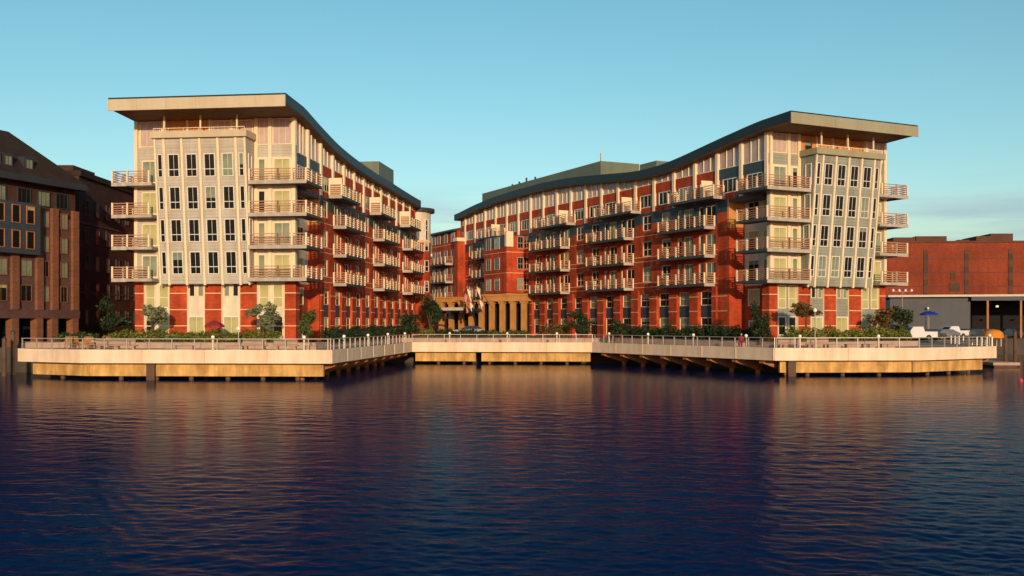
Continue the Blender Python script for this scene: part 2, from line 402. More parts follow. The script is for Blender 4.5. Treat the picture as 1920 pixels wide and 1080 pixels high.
def along(p, q, t, d):
    v, inn = inward(p, q); Lr = (Vector(q)-Vector(p)).length; c = Vector(p)+v*(t*Lr)+inn*d; return c.x, c.y
def bollard(x, y, label):
    o = thing('bollard_light', label, 'light', (x, y, 2.45), 0, 'white globe lights along the promenade')
    def f1():
        return MB().lathe([(0,0),(.13,0),(.13,.05),(.08,.07),(.08,.95),(.11,.97),(.11,1.02),(0,1.02)], 10).mesh('post')
    def f2():
        pr = [(.001,1.02)]+[(.155*math.sin(a), 1.17-.155*math.cos(a)) for a in [math.pi*i/8 for i in range(1,8)]]+[(.001,1.325)]
        return MB().lathe(pr, 12).mesh('globe', smooth=True)
    link('post', cached('bp', f1), M['cream'], o); link('globe', cached('bg', f2), M['globe'], o)
def pxX(px, D): return (px-960)/1920*D
def on_run(px, i, d):                            # point on an edge run where a sight line crosses it
    p, q = runs[i]
    best = min(range(1001), key=lambda k: abs(pxX(px, along(p,q,k/1000,d)[1])-along(p,q,k/1000,d)[0]))
    return along(p, q, best/1000, d)
for px, i, s in ((399,1,'white globe light below the maroon shadow umbrella'),(570,1,'white globe light nearest the left front corner of the promenade'),
    (645,2,'white globe light nearest the front on the left inlet side'),(690,2,'white globe light second from the front on the left inlet side'),(727,2,'white globe light third from the front on the left inlet side'),(759,2,'white globe light farthest back on the left inlet side'),
    (843,3,'white globe light in front of the dark blue car'),(951,3,'white globe light in front of the stone columns'),(1044,3,'white globe light before the yellowish shrub'),
    (1142,4,'white globe light farthest back on the right inlet side'),(1215,4,'white globe light second from the back on the right inlet side'),(1300,4,'white globe light in the middle of the right inlet side'),(1399,4,'white globe light beside the person in red'),
    (1500,5,'white globe light between the two right hand pink benches'),(1647,5,'white globe light before the bright right hedge'),(1858,6,'white globe light beside the orange canopy')):
    x, y = on_run(px, i, .55); bollard(x, y, s)

# ------------------------------------------------------------------ apartment buildings
G = TER-EYE                       # all heights below are metres relative to the eye
SB = [4.06+3.1*k for k in range(4)]               # undersides of the floors with balconies
def interp(tab, x):
    if x <= tab[0][0]: return tab[0][1]
    for (x0,y0),(x1,y1) in zip(tab, tab[1:]):
        if x <= x1:
            t_ = (x-x0)/(x1-x0); return y0+(y1-y0)*t_
    return tab[-1][1]
def smooth_tab(tab, x):
    return (interp(tab, x-2)+interp(tab, x-1)+interp(tab, x)+interp(tab, x+1)+interp(tab, x+2))/5

class Bld:
    def __init__(s, label, C, rz, m, w, L, eave, bays, stacks, siding, infill, fascia, of, ow, peach_side):
        s.m, s.w, s.L, s.bays, s.stacks = m, w, L, bays, stacks
        s.eave = lambda b: smooth_tab(eave, b)
        s.root = thing('apartment_building', label, 'building', (C[0], C[1], EYE), rz)
        s.siding, s.infill, s.fascia, s.of, s.ow = siding, infill, fascia, of, ow
        s.wrot = -m*math.pi/2
        s.peach_side = peach_side
        s.rb, s.rd = (6.8, 2.1) if m > 0 else (7.7, 1.25)
        s.pp = .22 if m > 0 else .06
        s.go()
    def bx(s, mb, a0, a1, b0, b1, z0, z1): mb.box(s.m*a0, s.m*a1, b0, b1, z0, z1); return mb
    def part(s, name, mt, *boxes, parent=None):
        mb = MB()
        for q in boxes: s.bx(mb, *q)
        return mb.build(name, M[mt] if isinstance(mt, str) else mt, parent or s.root)
    def win_f(s, a, b, z, w, h, **k): return window(s.root, (s.m*a, b, z), 0, w, h, **k)
    def win_w(s, a, b, z, w, h, **k): return window(s.root, (s.m*a, b, z), s.wrot, w, h, **k)
    def balcony(s, a0, a1, b0, b1, z, edges, screen=None):
        """slab with posts and rail panels on the given edges: list of ((a,b),(a,b),n)"""
        mb = MB(); s.bx(mb, a0, a1, b0, b1, .04, .32)
        o = mb.build('balcony', M['slabside'], s.root, (0, 0, z))
        mb = MB(); s.bx(mb, a0-.01, a1+.01, b0-.03, b0-.002, .0, .36); mb.build('edge_board', M['slab'], o)
        pm = cached('bpost', lambda: MB().box(-.085,.085,-.07,.07,.32,1.5).mesh('railing_post'))
        for (pa, pb), (qa, qb), k in edges:
            p, q = Vector((s.m*pa, pb)), Vector((s.m*qa, qb)); d = (q-p); Lr = d.length; d.normalize(); ang = math.atan2(d.y, d.x)
            st = Lr/k
            for i in range(k):
                c = p+d*(i*st); link('railing_post', pm, M['cream'], o, (c.x, c.y, 0), ang)
                def fn(st=st):
                    mb = MB()
                    for zz in (.48,.70,.92,1.14): mb.box(.08,st-.08,-.02,.02,zz,zz+.085)
                    mb.box(.05,st-.05,-.045,.045,1.40,1.48); return mb.mesh('rail_panel')
                link('rail_panel', cached(('rp', round(st,3)), fn), M['rail'], o, (c.x, c.y, 0), ang)
            link('railing_post', pm, M['cream'], o, (q.x, q.y, 0), ang)
        if screen:
            a_, b_ = screen
            s.part('privacy_screen', 'cream', (a_, a_+1.45, b_, b_+.12, .33, 2.2), parent=o)
        return o
    def go(s):
        w, L, ev, part = s.w, s.L, s.eave, s.part
        ROOF0 = ev(0); TOP = SB[3]
        brick = 'brick'
        # --- core
        RB = s.rb; rd = s.rd                         # corner recess: where it ends, how deep it is
        mb = MB(); s.bx(mb, rd+.35, w, .36, RB, G, TOP); s.bx(mb, .36, w-.3, RB, L, G, TOP)
        mb.build('core_wall', M['brick'], s.root)
        bs = [.3]+[i*1.5 for i in range(1, int(L/1.5))]+[L]
        prof = [(.3, TOP)]+[(L, TOP)]+[(b, ev(b)-.01) for b in reversed(bs)]
        mb = MB().loft([(s.m*.36,b,z) for b,z in prof], [(s.m*(w-.3),b,z) for b,z in prof]); mb.build('top_floor_wall', M['brick'], s.root)
        # --- roof: a slab following the wave of the eaves, with side fascia in dark metal
        bs = [-s.of]+[i*1.25 for i in range(0, int(L/1.25)+1)]+[L+.8]
        prof = [(b, ev(b)+.06) for b in bs]+[(b, ev(b)+1.02) for b in reversed(bs)]
        MB().loft([(-s.m*s.ow,b,z) for b,z in prof], [(s.m*(w+.1),b,z) for b,z in prof]).build('roof', M['fascia_side'], s.root)
        prof = [(b, ev(b)) for b in bs]+[(b, ev(b)+.057) for b in reversed(bs)]
        MB().loft([(-s.m*(s.ow-.06),b+(.05 if b < 0 else 0),z) for b,z in prof], [(s.m*(w+.05),b+(.05 if b < 0 else 0),z) for b,z in prof]).build('soffit', M['soffit'], s.root)
        k = 6; st = (w+.1+s.ow)/k
        for i in range(k):
            part('fascia_panel', s.fascia, (-s.ow+i*st+.008, -s.ow+(i+1)*st-.008, -s.of-.10, -s.of-.003, ROOF0+.0, ROOF0+1.06))
        # --- wing side, ground storeys
        first = next(i for i, b in enumerate(s.bays) if b >= RB-.2)
        zsets = {0: (G, SB[0])}
        lower, upper = MB(), MB()
        gl = MB()
        bays = [b for b in s.bays if b >= RB-.2]; bays = [RB]+bays if bays[0] > RB+.05 else bays
        ends = bays+[L]
        trims = {z: MB() for z in (2.94, 1.34, -.25)}
        for b0, b1 in zip(ends, ends[1:]):
            if b1-b0 < 2.6:
                s.bx(gl, 0, .36, b0, b1, G, SB[0]); 
                for z in trims: s.bx(trims[z], -.03, .0, b0, b1, z, z+.09)
                continue
            c = (b0+b1)/2; o0, o1 = c-1.25, c+1.25
            for q0, q1 in ((b0,o0),(o1,b1)):
                s.bx(gl, -s.pp, .36, q0, q1, G, SB[0]-.02)
                for z in trims: s.bx(trims[z], -s.pp-.035, -s.pp-.001, q0, q1, z, z+.09)
            s.bx(gl, 0.02, .36, o0, o1, SB[0]-.45, SB[0])
            part('metal_panel', 'slate', (.2,.355,o0,o1,.72,2.0))
            s.win_w(.25, c, 2.02, 2.46, SB[0]-.45-2.04, vs_=(0,), hs_=(.5,), t=.08, fm='cream', mts=('glass','glass','blind2'))
            s.win_w(.25, c, G+.3, 2.46, .70-G-.3, vs_=(0,), hs_=(.62,), t=.08, fm='cream', mts=('glass','glass','blind2'))
        gl.build('brick_pier_wall', M['brick'], s.root)
        for z in trims: trims[z].build('trim_band', M['trim'], s.root)
        # --- wing side, floors 1..3
        for k in range(3):
            z0, z1 = SB[k], SB[k+1]; zs0 = z1 if k < 2 else z0+1.75; zs = zs0
            br, sl = MB(), MB()
            def wall(b0, b1, q0, q1):
                if q0 < zs: s.bx(br, 0, .36, b0, b1, q0, min(q1, zs))
                if q1 > zs: s.bx(sl, .0, .36, b0, b1, max(q0, zs), q1)
            for b0, b1 in zip(ends, ends[1:]):
                c = (b0+b1)/2
                ins = any(p-.3 <= c <= q+.3 for p, q in s.stacks)
                zs = z0+.5 if (ins and k == 2) else zs0
                if b1-b0 < 2.6: wall(b0, b1, z0, z1); ops = []
                elif ins: ops = [(c-.75, 1.9, z0+.45, 2.25), (c+1.0, .85, z0+.45, 2.25)]
                else: ops = [(c-.35, 1.9, z0+.95, 1.85)]
                if not ops: continue
                x = b0
                for (oc, ow_, oz, oh) in ops:
                    wall(x, oc-ow_/2, z0, z1); wall(oc-ow_/2, oc+ow_/2, z0, oz); wall(oc-ow_/2, oc+ow_/2, oz+oh, z1); x = oc+ow_/2
                    s.win_w(.16, oc, oz+.01, ow_-.02, oh-.02, vs_=(0,) if ow_ > 1 else (), hs_=(.45,) if not ins else (), t=.09, fm='cream', mts=('glass','glass','glass','glass','blind2'), blind=.22)
                wall(x, b1, z0, z1)
                if not ins or k < 2:
                    for zz in (z0+.3, z0+.95-.1) if k < 2 else (z0+.3,):
                        part('trim_band', 'trim', (-.03, -.001, b0, b1, zz, zz+.08))
            br.build('brick_wall', M['brick'], s.root)
            if sl.v: sl.build('slate_wall', M['slate'], s.root)
        # --- top floor: pilasters, panels and clerestory under the wave
        allb = s.bays+[L]
        for i, b in enumerate(s.bays):
            if b < -.3: continue
            part('pilaster', 'cream', (-.16,.36,b-.22,b+.22,TOP+.02,ev(b)-.01))
        low = MB()
        for i, (b0, b1) in enumerate(zip(allb, allb[1:])):
            b0 = max(b0, .35)
            if b1-b0 < 1.5:
                s.bx(low, 0.05,.36,b0,b1,TOP,min(ev(b0),ev(b1))-.05); continue
            c = (b0+b1)/2; bb0, bb1 = b0+.22, b1-.22
            pt = min(16.65, min(ev(b0), ev(b1))-.42)
            mt = 'slate' if b1 < 9 else 'brick'
            s.bx(low, .05, .36, bb0, bb1, TOP, TOP+.62)
            part('spandrel_panel', mt, (.03,.355,bb0,bb1,TOP+2.2,pt))
            s.win_w(.12, c, TOP+.64, 2.5, 1.54, vs_=(-.17,.17), t=.1, mts=('glass','glass','glass','blind2'))
            s.bx(low, .10, .36, bb0, c-1.25, TOP+.62, TOP+2.2); s.bx(low, .10, .36, c+1.25, bb1, TOP+.62, TOP+2.2)
            # clerestory: frame follows the eave
            e0, e1 = ev(bb0)-.02, ev(bb1)-.02
            fr = MB().loft([(s.m*.05,bb0,pt),(s.m*.05,bb1,pt),(s.m*.05,bb1,pt+.1),(s.m*.05,bb0,pt+.1)], [(s.m*.2,bb0,pt),(s.m*.2,bb1,pt),(s.m*.2,bb1,pt+.1),(s.m*.2,bb0,pt+.1)])
            nv = 3
            for j in range(1, nv):
                q = bb0+(bb1-bb0)*j/nv; s.bx(fr, .05, .2, q-.04, q+.04, pt+.1, ev(q)-.02)
            f = fr.build('clerestory_frame', M['cream'], s.root)
            ring = lambda a: [(s.m*a,bb0,pt+.1),(s.m*a,bb1,pt+.1),(s.m*a,bb1,e1),(s.m*a,bb0,e0)]
            MB().loft(ring(.14), ring(.3)).build('pane', M['clere'] if (i > 1 or s.m > 0) else M['clere'], f)
        low.build('parapet_wall', M['brick'], s.root)
        # end wall of the wing
        part('end_wall', 'brick', (0,.36,L,L+.3,G,ev(L)-.05))
        # --- corner recess behind the corner balconies
        part('return_wall', 'brick', (0.02,rd+.34,RB-.3,RB-.002,G,SB[2]))
        part('return_panel', 'peach', (0.02,rd+.34,RB-.3,RB-.002,SB[2]+.001,TOP))
        part('recess_wall', 'brick', (rd,rd+.35,1.1,RB-.3,G,SB[0]))
        part('recess_panel', 'infill_l', (rd,rd+.35,1.1,RB-.3,SB[0]+.001,TOP-.4))
        part('floor_edge', 'slate', (.02,rd+.34,1.11,RB-.31,TOP-.4,TOP-.001))
        for k in range(-1, 3):
            z = SB[k]+.45 if k >= 0 else 1.9
            for c in (2.4, 4.9):
                s.win_w(rd-.03, c, z, 1.9, 2.3 if k >= 0 else 1.8, vs_=(0,), t=.12, fm='cream', mts=('glass','glass','blind'))
        for c in (2.4, 4.9): s.win_w(rd-.03, c, G+.25, 1.7, 1.9, vs_=(0,), t=.13)
        # --- front, ground storeys
        f = w/16.4
        pier_a = [(0,1.12),(3.92,5.6),(7.52,9.2),(11.04,12.83),(15.5,16.4)]
        for a0, a1 in pier_a:
            a0, a1 = a0*f, a1*f
            d = 1.1 if a0 == 0 else .36
            part('brick_pier', 'brick', (a0,a1,0,d,G,SB[0]-.001))
            for z in (2.94,1.34,-.25): part('trim_band', 'trim', (a0-.01 if a0 else -.03,a1+.01,-.035,-.001,z,z+.09))
        for z in (2.94,1.34,-.25): part('trim_band', 'trim', (-.035,-.001,0,1.1,z,z+.09))
        for (a0, a1), wide in zip(((1.12,3.92),(5.6,7.52),(9.2,11.04),(12.83,15.5)), (1,0,0,1)):
            a0, a1 = a0*f, a1*f; c = (a0+a1)/2
            part('infill_panel', s.infill, (a0,a1,.2,.36,G,SB[0]-.001))
            for e_ in (a0, a1): part('edge_trim', 'cream', (e_-.07 if e_ == a1 else e_, e_ if e_ == a1 else e_+.07, .04,.199,G,SB[0]-.002))
            if wide:
                for q in (-.68, .68):
                    s.win_f(c+q*f*1.02, .16, 1.55, 1.05, 2.4, vs_=(), hs_=(.42,), t=.1, mts=('blind',), fm='cream')
                    s.win_f(c+q*f*1.02, .16, -1.2, 1.05, 1.95, vs_=(), hs_=(.5,), t=.1, mts=('blind','glass'), fm='cream')
            else:
                for q in (-.45, .45):
                    s.win_f(c+q*f, .16, 2.65, .62, 1.35, vs_=(), t=.08, mts=('glass','blind2'), fm='cream')
                s.win_f(c, .16, -1.45, 1.68, 2.2, vs_=(0,), t=.12, mts=('blind',), fm='white', name='french_door')
        part('front_core', s.infill, (.4,w-.01,.361,.9,SB[0]-.3,SB[0]-.02))
        # --- front, upper storeys left and right of the bay
        A0, A1 = 4.15*f, 13.25*f
        for (a0, a1, inner) in ((0,A0,0),(A1,w,1)):
            part('siding_wall', s.siding if inner else 'infill_l', (a0,a1,0,.36,SB[0],16.2))
            part('siding_wall', s.siding, (a0,a1,0.02,.36,16.201,17.3))
            pil = (.18,2.55*f,A0-.2) if not inner else (A1+.2,w-.15)
            for a in pil: part('pilaster', 'cream', (a-.17,a+.17,-.16,-.001,SB[0],ROOF0-.01))
            for k in range(4):
                if not inner:
                    s.win_f(1.36*f, -.03, SB[k]+.45, 1.75, 2.25, vs_=(0,), t=.13, mts=('blind2','blind2','blind'), fm='cream')
                    s.win_f(3.4*f, -.03, SB[k]+.45, .8, 2.25, vs_=(), t=.12, mts=('blind2','glass'), fm='cream')
                else:
                    s.win_f((A1+w)/2, -.03, SB[k]+.45, 1.7, 2.25, vs_=(0,), t=.13, mts=('blind','blind2'), fm='cream')
            # clerestory
            cw = (a1-a0)-.5 if inner else 2.0
            for (ca, cw) in (((1.36*f, 1.95),(3.45*f,1.5)) if not inner else (((A1+w)/2, 2.1),)):
                fr = s.win_f(ca, .02, 17.35, cw, ROOF0-17.4, vs_=(-.17,.17), t=.1, fm='cream', mts=('clere',), name='clerestory_window')
            part('clerestory_wall', 'cream', (a0,a1,.10,.36,17.301,ROOF0-.02))
        ZT_ = 17.75 if s.m < 0 else 17.1
        # --- recessed penthouse front above the bay
        part('penthouse_wall', 'peach', (A0,A1,.12,.36,SB[3],ROOF0-.02))
        
        for i in range(4):
            c = A0+(A1-A0)*(i+.5)/4
            if not s.peach_side and i in (0,1):
                s.win_f(c, .06, 18.0, 2.0, ROOF0-18.1, vs_=(-.17,.17), t=.1, fm='cream', mts=('clere',), name='clerestory_window')
            else: s.win_f(c, .06, ZT_+.2, 1.0, ROOF0-ZT_-.6, vs_=(), t=.07, fm='peach', mts=('peach','peach','glass'), name='terrace_door')
            part('pilaster', 'cream', (c+1.06,c+1.26,-.02,.119,ZT_,ROOF0-.01))
        # --- bay that leans out over the water
        ZB, ZT = 3.85, (17.75 if s.m < 0 else 17.1); LB, LT = 1.0, 2.3; kk = (LT-LB)/(ZT-ZB)
        bf = lambda z: -(LB+(z-ZB)*kk)
        def leaned(a0, a1, d0, d1, z0, z1):          # d measured out from the leaning face
            mb = MB()
            ring = lambda z: [(s.m*a0,bf(z)-d1,z),(s.m*a1,bf(z)-d1,z),(s.m*a1,bf(z)-d0,z),(s.m*a0,bf(z)-d0,z)]
            return mb.loft(ring(z0), ring(z1))
        mb = MB(); ring = lambda z: [(s.m*A0,bf(z),z),(s.m*A1,bf(z),z),(s.m*A1,-.005,z),(s.m*A0,-.005,z)]
        bay = mb.loft(ring(ZB), ring(ZT)).build('bay', M[s.siding], s.root)
        bw = A1-A0; fr = [0,.105,.302,.5,.698,.895,1]
        for q in fr:
            a = A0+bw*q
            lo, hi = (a-.11, a+.11)
            if q == 0: lo, hi = A0-.02, A0+.14
            if q == 1: lo, hi = A1-.14, A1+.02
            leaned(lo, hi, .001, .16, ZB-.12, ZT-.02).build('bay_mullion', M['cream'], s.root)
        for i, (q0, q1) in enumerate(zip(fr, fr[1:])):
            c = A0+bw*(q0+q1)/2; narrow = i in (0,5)
            ww = .5 if narrow else 1.12
            for k in range(4):
                z = SB[k]+.72; h = 2.2
                window(s.root, (s.m*c, bf(z)-.03, z), 0, ww, h, vs_=() if narrow else (0,), hs_=(.33,), t=.085 if not narrow else .07, lean=kk, mts=('glass',)*9+('blind2',), blind=.12)
                zp0, zp1 = z+h+.10, (SB[k+1]+.72-.10 if k < 3 else ZT-.9)
                x0, x1 = A0+bw*q0+.13, A0+bw*q1-.13
                leaned(x0, x1, .001, .035, zp0, zp1).build('siding_panel', M[s.siding], s.root)
            leaned(A0+bw*q0+.13, A0+bw*q1-.13, .001, .035, ZT-.86, ZT-.02).build('siding_panel', M[s.siding], s.root)
            leaned(A0+bw*q0+.13, A0+bw*q1-.13, .001, .035, ZB, SB[0]+.66).build('siding_panel', M[s.siding], s.root)
        for k in range(4):                            # side windows of the bay
            z = SB[k]+.72
            s.win_w(A0-.02, bf(z)*.5-.25, z, .9, 2.2, vs_=(), hs_=(.33,), t=.085, mts=('glass',), depth=.1) if k > 0 else None
        mb = MB(); zt = ZT
        b_ = bf(ZT)
        s.bx(mb, A0-.25, A1+.25, b_-.45, -.02, ZT, ZT+.62)
        mb.build('bay_cornice', M[s.fascia], s.root)
        for q in (.1,.5,.9):
            s.part('soffit_post', 'cream', (A0+bw*q-.07,A0+bw*q+.07,b_+.1,b_+.24,ZT+.62,ROOF0-.005))
        # terrace guard on the bay roof
        part('guard_rail', 'cream', (A0,A1,b_-.3,b_-.25,ZT+.9,ZT+.96), *[(A0+bw*i/6-.02,A0+bw*i/6+.02,b_-.29,b_-.26,ZT+.62,ZT+.9) for i in range(7)])
        # --- balconies
        P = 1.6
        for k in range(4):
            z = SB[k]
            # corner balcony: L-shaped slab built as two boxes in one mesh
            o = s.balcony(-P, 4.15*f, -P, -.165, z, [((4.1*f,-P+.06),(1.25,-P+.06),1),((1.25,-P+.06),(-P+.06,-P+.06),2 if s.m < 0 else 1),((-P+.06,-P+.06),(-P+.06,3.2),3),((-P+.06,3.2),(-.2,3.2),1)])
            mb = MB(); s.bx(mb, -P, -.165, -.165, 3.26, .04, .32); mb.build('side_slab', M['slabside'], o)
            # outer end balcony
            s.balcony(w+.02, w+P, -P, 2.6, z, [((13.9*f+.3,-P+.06),(w,-P+.06),1),((w,-P+.06),(w+P-.06,-P+.06),1),((w+P-.06,-P+.06),(w+P-.06,2.55),2)])
            part('balcony_slab', 'slab', (13.9*f,w+.018,-P,-.165,z+.04,z+.32))
            for (b0, b1) in s.stacks:
                sh = -1.6 if k == 3 else 0
                d = P
                s.balcony(-d, -.17, b0+sh, b1+sh*1.3, z, [((-.2,b0+sh+.06),(-d+.06,b0+sh+.06),1),((-d+.06,b0+sh+.06),(-d+.06,b1+sh*1.3-.06),5),((-d+.06,b1+sh*1.3-.06),(-.2,b1+sh*1.3-.06),1)],
                          screen=(-d+.12, b0+sh+ (2.2 if s.m > 0 else .3)) if k == 3 else None)

left_eave = [(-6,20.2),(0,20.05),(3.6,19.4),(7.8,18.8),(12.1,18.25),(16.5,17.95),(21,17.75),(25,17.65),(29,17.5),(33,17.55),(41,17.4),(49,17.3),(60,17.3)]
right_eave = [(-6,19.7),(0,19.5),(4.4,19.0),(8.6,18.5),(12.75,17.95),(16.8,17.5),(20.8,17.35),(24.9,17.5),(28.9,17.9),(32.8,18.2),(36.8,18.55),(40.9,18.8),(44.8,18.95),(48.5,19.05),(56,19.0),(64,18.85),(67.5,18.6),(71,18.4),(75,18.0),(80,17.5)]
LB_ = Bld('left apartment block with warm grey leaning bay, red brick base and swooping roof', (-20.9,99.0), R(-7), -1, 16.4, 53.3, left_eave,
    [-.6]+[3.6+4.2*i for i in range(12)], [(11.8,19.6),(28.6,36.6),(44.6,52.4)], 'siding_l', 'infill_l', 'fascia_l', 5.0, .75, False)
RB_ = Bld('right apartment block with sage grey leaning bay, red brick base and wavy roof', (26.0,103.5), R(26), 1, 15.9, 79.0, right_eave,
    [.35]+[.35+4.05*i for i in range(1,20)], [(8.7,17.6),(24.9,34.1),(41.0,50.4),(63.0,71.0)], 'siding_r', 'siding_r', 'fascia_r', 4.3, 1.0, True)

# roof-top screens
LB_.part('plant_screen', 'penthouse', (3.2,9.5,44.6,53.2,17.5,22.8))
RB_.part('plant_screen', 'penthouse', (3.0,9.2,38.0,77.0,17.0,22.1))
RB_.part('plant_screen', 'penthouse', (9.25,13.5,33.9,37.95,17.0,22.0))
for b, h in ((58,.9),(61,1.4),(63.5,.8),(66,.6)):
    mb = MB(); RB_.bx(mb, 3.3, 3.5, b, b+.25, 22.0, 22.1+h*.5); mb.build('roof_vent', M['gutter'], RB_.root)
RB_.part('roof_vent', 'shedroof', (3.1,3.3,38.1,38.3,22.1,23.2))

# left block: round stair turret at the far end
def turret(B, a, b, r, z0, z1, cap):
    c = (B.m*a, b)
    MB().lathe([(r,G),(r,z0)], 20, c).build('turret_base', M['brick'], B.root, smooth=True)
    MB().lathe([(r-.02,z0),(r-.02,z1)], 20, c).build('turret', M['infill_l'], B.root, smooth=True)
    MB().lathe([(r+.1,z0-.2),(r+.12,z0-.2),(r+.12,z0+.2),(r,z0+.2)], 20, c).build('trim_band', M['trim'], B.root)
    MB().lathe([(0,z1-.02),(cap,z1),(cap,z1+.55),(0,z1+.6)], 20, c).build('turret_cap', M['gutter'], B.root)
    for ang in (-60,-20,20,60):
        an = R(-90+ang); 
        for z in (z1-4.4,):
            window(B.root, (c[0]+math.cos(an)*(r+.06), c[1]+math.sin(an)*(r+.06), z), an+math.pi/2, .55, 3.2, vs_=(), t=.08, mts=('glass',))
        for k in range(4):
            window(B.root, (c[0]+math.cos(an)*(r+.06), c[1]+math.sin(an)*(r+.06), SB[k]+.7 - (.0)), an+math.pi/2, .9, 1.7, vs_=(), hs_=(.45,), t=.09, mts=('glass','blind2'))
turret(LB_, 1.2, 57.5, 2.7, 12.4, 16.9, 3.3)
# right block: projecting brick tower near the entrance
B = RB_
B.part('tower_wall', 'brick', (-3.0,-.01,55.0,63.0,4.6,SB[3]-1.9))
B.part('tower_top', 'cream', (-3.03,-1.9,54.97,55.6,SB[3]-1.899,SB[3]+.35))
B.part('tower_top', 'slate', (-3.0,-.01,55.62,63.0,SB[3]-1.899,SB[3]-.1))
B.part('tower_top', 'brick', (-1.89,-.01,55.0,55.61,SB[3]-1.899,SB[3]-.3))
for k in range(3):
    B.win_f(-.75, 54.95, SB[k]+.95, 1.0, 1.8, vs_=(0,), hs_=(.45,), t=.08, fm='slab')
    for c in (58.2,61.3): B.win_w(-3.05, c, SB[k]+.95, 1.7, 1.8, vs_=(0,), hs_=(.45,), t=.08, fm='slab')
    B.part('trim_band', 'trim', (-3.03,-.01,54.965,54.999,SB[k]+.35,SB[k]+.43)); B.part('trim_band', 'trim', (-3.035,-3.001,55.0,63.0,SB[k]+.35,SB[k]+.43))
B.part('end_pier', 'brick', (-1.4,-.01,77.3,78.9,G,13.9))
B.part('pier_cap', 'cream', (-1.6,-.01,77.1,79.0,13.9,14.5))
# lower far wing with a dark sloping roof
B.part('far_wing_wall', 'brick', (-.6,9,79.35,91,G,15.9))
prof = [(-1.3,15.85),(-1.3,16.15),(4,17.2),(9.5,16.15),(9.5,15.85)]
MB().loft([(a,79.32,z) for a,z in prof], [(a,91.6,z) for a,z in prof]).build('far_wing_roof', M['gutter'], B.root)
for k in range(4):
    for c in (81.2,84.4,87.6,90.0):
        B.win_w(-.65, c, SB[k]+.7, 1.5, 1.8, vs_=(0,), hs_=(.45,), t=.08, fm='slab')
    B.part('trim_band', 'trim', (-.635,-.601,79.4,91,SB[k]+.3,SB[k]+.38))
    if k in (1,2,0): B.balcony(-2.2,-.61,81.0,89.6,SB[k]-.2+(0 if k else 0), [((-2.14,81.06),(-2.14,89.5),5),((-.7,81.06),(-2.14,81.06),1)])
# limestone portico facing the water
Minv = Matrix.LocRotScale(B.root.location, B.root.rotation_euler, None).inverted()
P0, P1 = Vector((-10.9,158.5)), Vector((1.75,149.6)); dv = (P1-P0).normalized(); pang = math.atan2(dv.y, dv.x); plen = (P1-P0).length
org = Minv @ Vector((P0.x, P0.y, EYE)); prz = pang-R(26)
def pp(name, mt, *bx, parent=None, at=None):
    mb = MB()
    for q in bx: mb.box(*q)
    o = mb.build(name, M[mt], parent or B.root)
    if parent is None: o.location = org; o.rotation_euler = (0,0,prz)
    return o
npc = 9; cst = plen/(npc-1)
for i in range(npc):
    def fn():
        mb = MB().box(-.33,.33,-.33,.33,G+.45,3.0); mb.box(-.46,.46,-.46,.46,G,G+.449); mb.box(-.46,.46,-.46,.46,3.001,3.3); return mb.mesh('column')
    p = org + Vector((math.cos(prz), math.sin(prz), 0))*(i*cst)
    link('column', cached('col', fn), M['limestone'], B.root, p, prz)
pp('entablature', 'limestone', (8.4,plen+.7,-.6,4.0,3.301,4.1)); pp('entablature_cap', 'limestone', (8.3,plen+.85,-.75,4.1,4.101,4.4))
pp('entablature', 'limestone', (-.7,2.9,-.6,4.0,3.301,3.9)); pp('entablature_cap', 'limestone', (-.85,3.0,-.75,4.1,3.901,4.1))
pp('lintel', 'rust', (2.91,8.39,-.4,4.0,3.301,3.6))
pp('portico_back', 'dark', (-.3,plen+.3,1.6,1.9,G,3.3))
cp = pp('entrance_canopy', 'gutter', (2.3,8.2,-5.2,-.62,1.85,2.25))
def pc_(name, mt, *bx):
    mb = MB()
    for q in bx: mb.box(*q)
    return mb.build(name, M[mt], cp)
pc_('canopy_edge', 'shedroof', (4.2,8.3,-5.35,-5.21,1.95,2.4))
for x in (2.6,5.1,7.6):
    pc_('canopy_beam', 'gutter', (x-.08,x+.08,-5.1,-.62,1.55,1.849))
pc_('lower_bar', 'gutter', (1.2,6.0,-5.0,-4.8,.75,.95))
for x in (2.7,5.6): pc_('canopy_strut', 'gutter', (x-.06,x+.06,-4.96,-4.84,.951,1.849))

# flags over the entrance
def flag(px, D, ztop, mt, label, kx):
    x = pxX(px, D)
    o = thing('flag', label, 'flag', (x, D, EYE), 0, 'flags over the entrance canopy')
    base = (1.9, .6, 2.2); tip = (-.4, -.6, ztop)
    MB().tube(base, tip, .05, .03).build('pole', M['gutter'], o)
    mb = MB(); N, H = 5, 9; tv = Vector(tip); dv = (Vector(base)-tv)
    for s_ in (0, .07):
        for j in range(H+1):
            for i in range(N+1):
                p = tv+dv*(i/N*.30); drop = j/H*2.9
                mb.v.append((p.x + drop*.33 - .10*i/N*j + .16*math.sin(i*1.6+j*.5+kx), p.y+s_+.25*math.sin(i*2.1+kx), p.z-drop))
    n1 = (N+1)*(H+1); idx = lambda s_, i, j: s_*n1+j*(N+1)+i
    for s_ in (0,1):
        for j in range(H):
            for i in range(N): mb.f.append((idx(s_,i,j),idx(s_,i+1,j),idx(s_,i+1,j+1),idx(s_,i,j+1)))
    for j in range(H):
        for i in (0,N): mb.f.append((idx(0,i,j),idx(0,i,j+1),idx(1,i,j+1),idx(1,i,j)))
    mb.build('cloth', M[mt], o, smooth=True)
flag(872, 147, 5.0, 'flag_p', 'dusty pink flag hanging at the left of the entrance canopy', 0)
flag(879, 146.5, 5.6, 'flag_w', 'pale cream flag hanging in the middle over the entrance canopy', 1.3)
flag(898, 146, 5.7, 'flag_w', 'pale flag nearest the stone columns over the entrance canopy', 2.2)

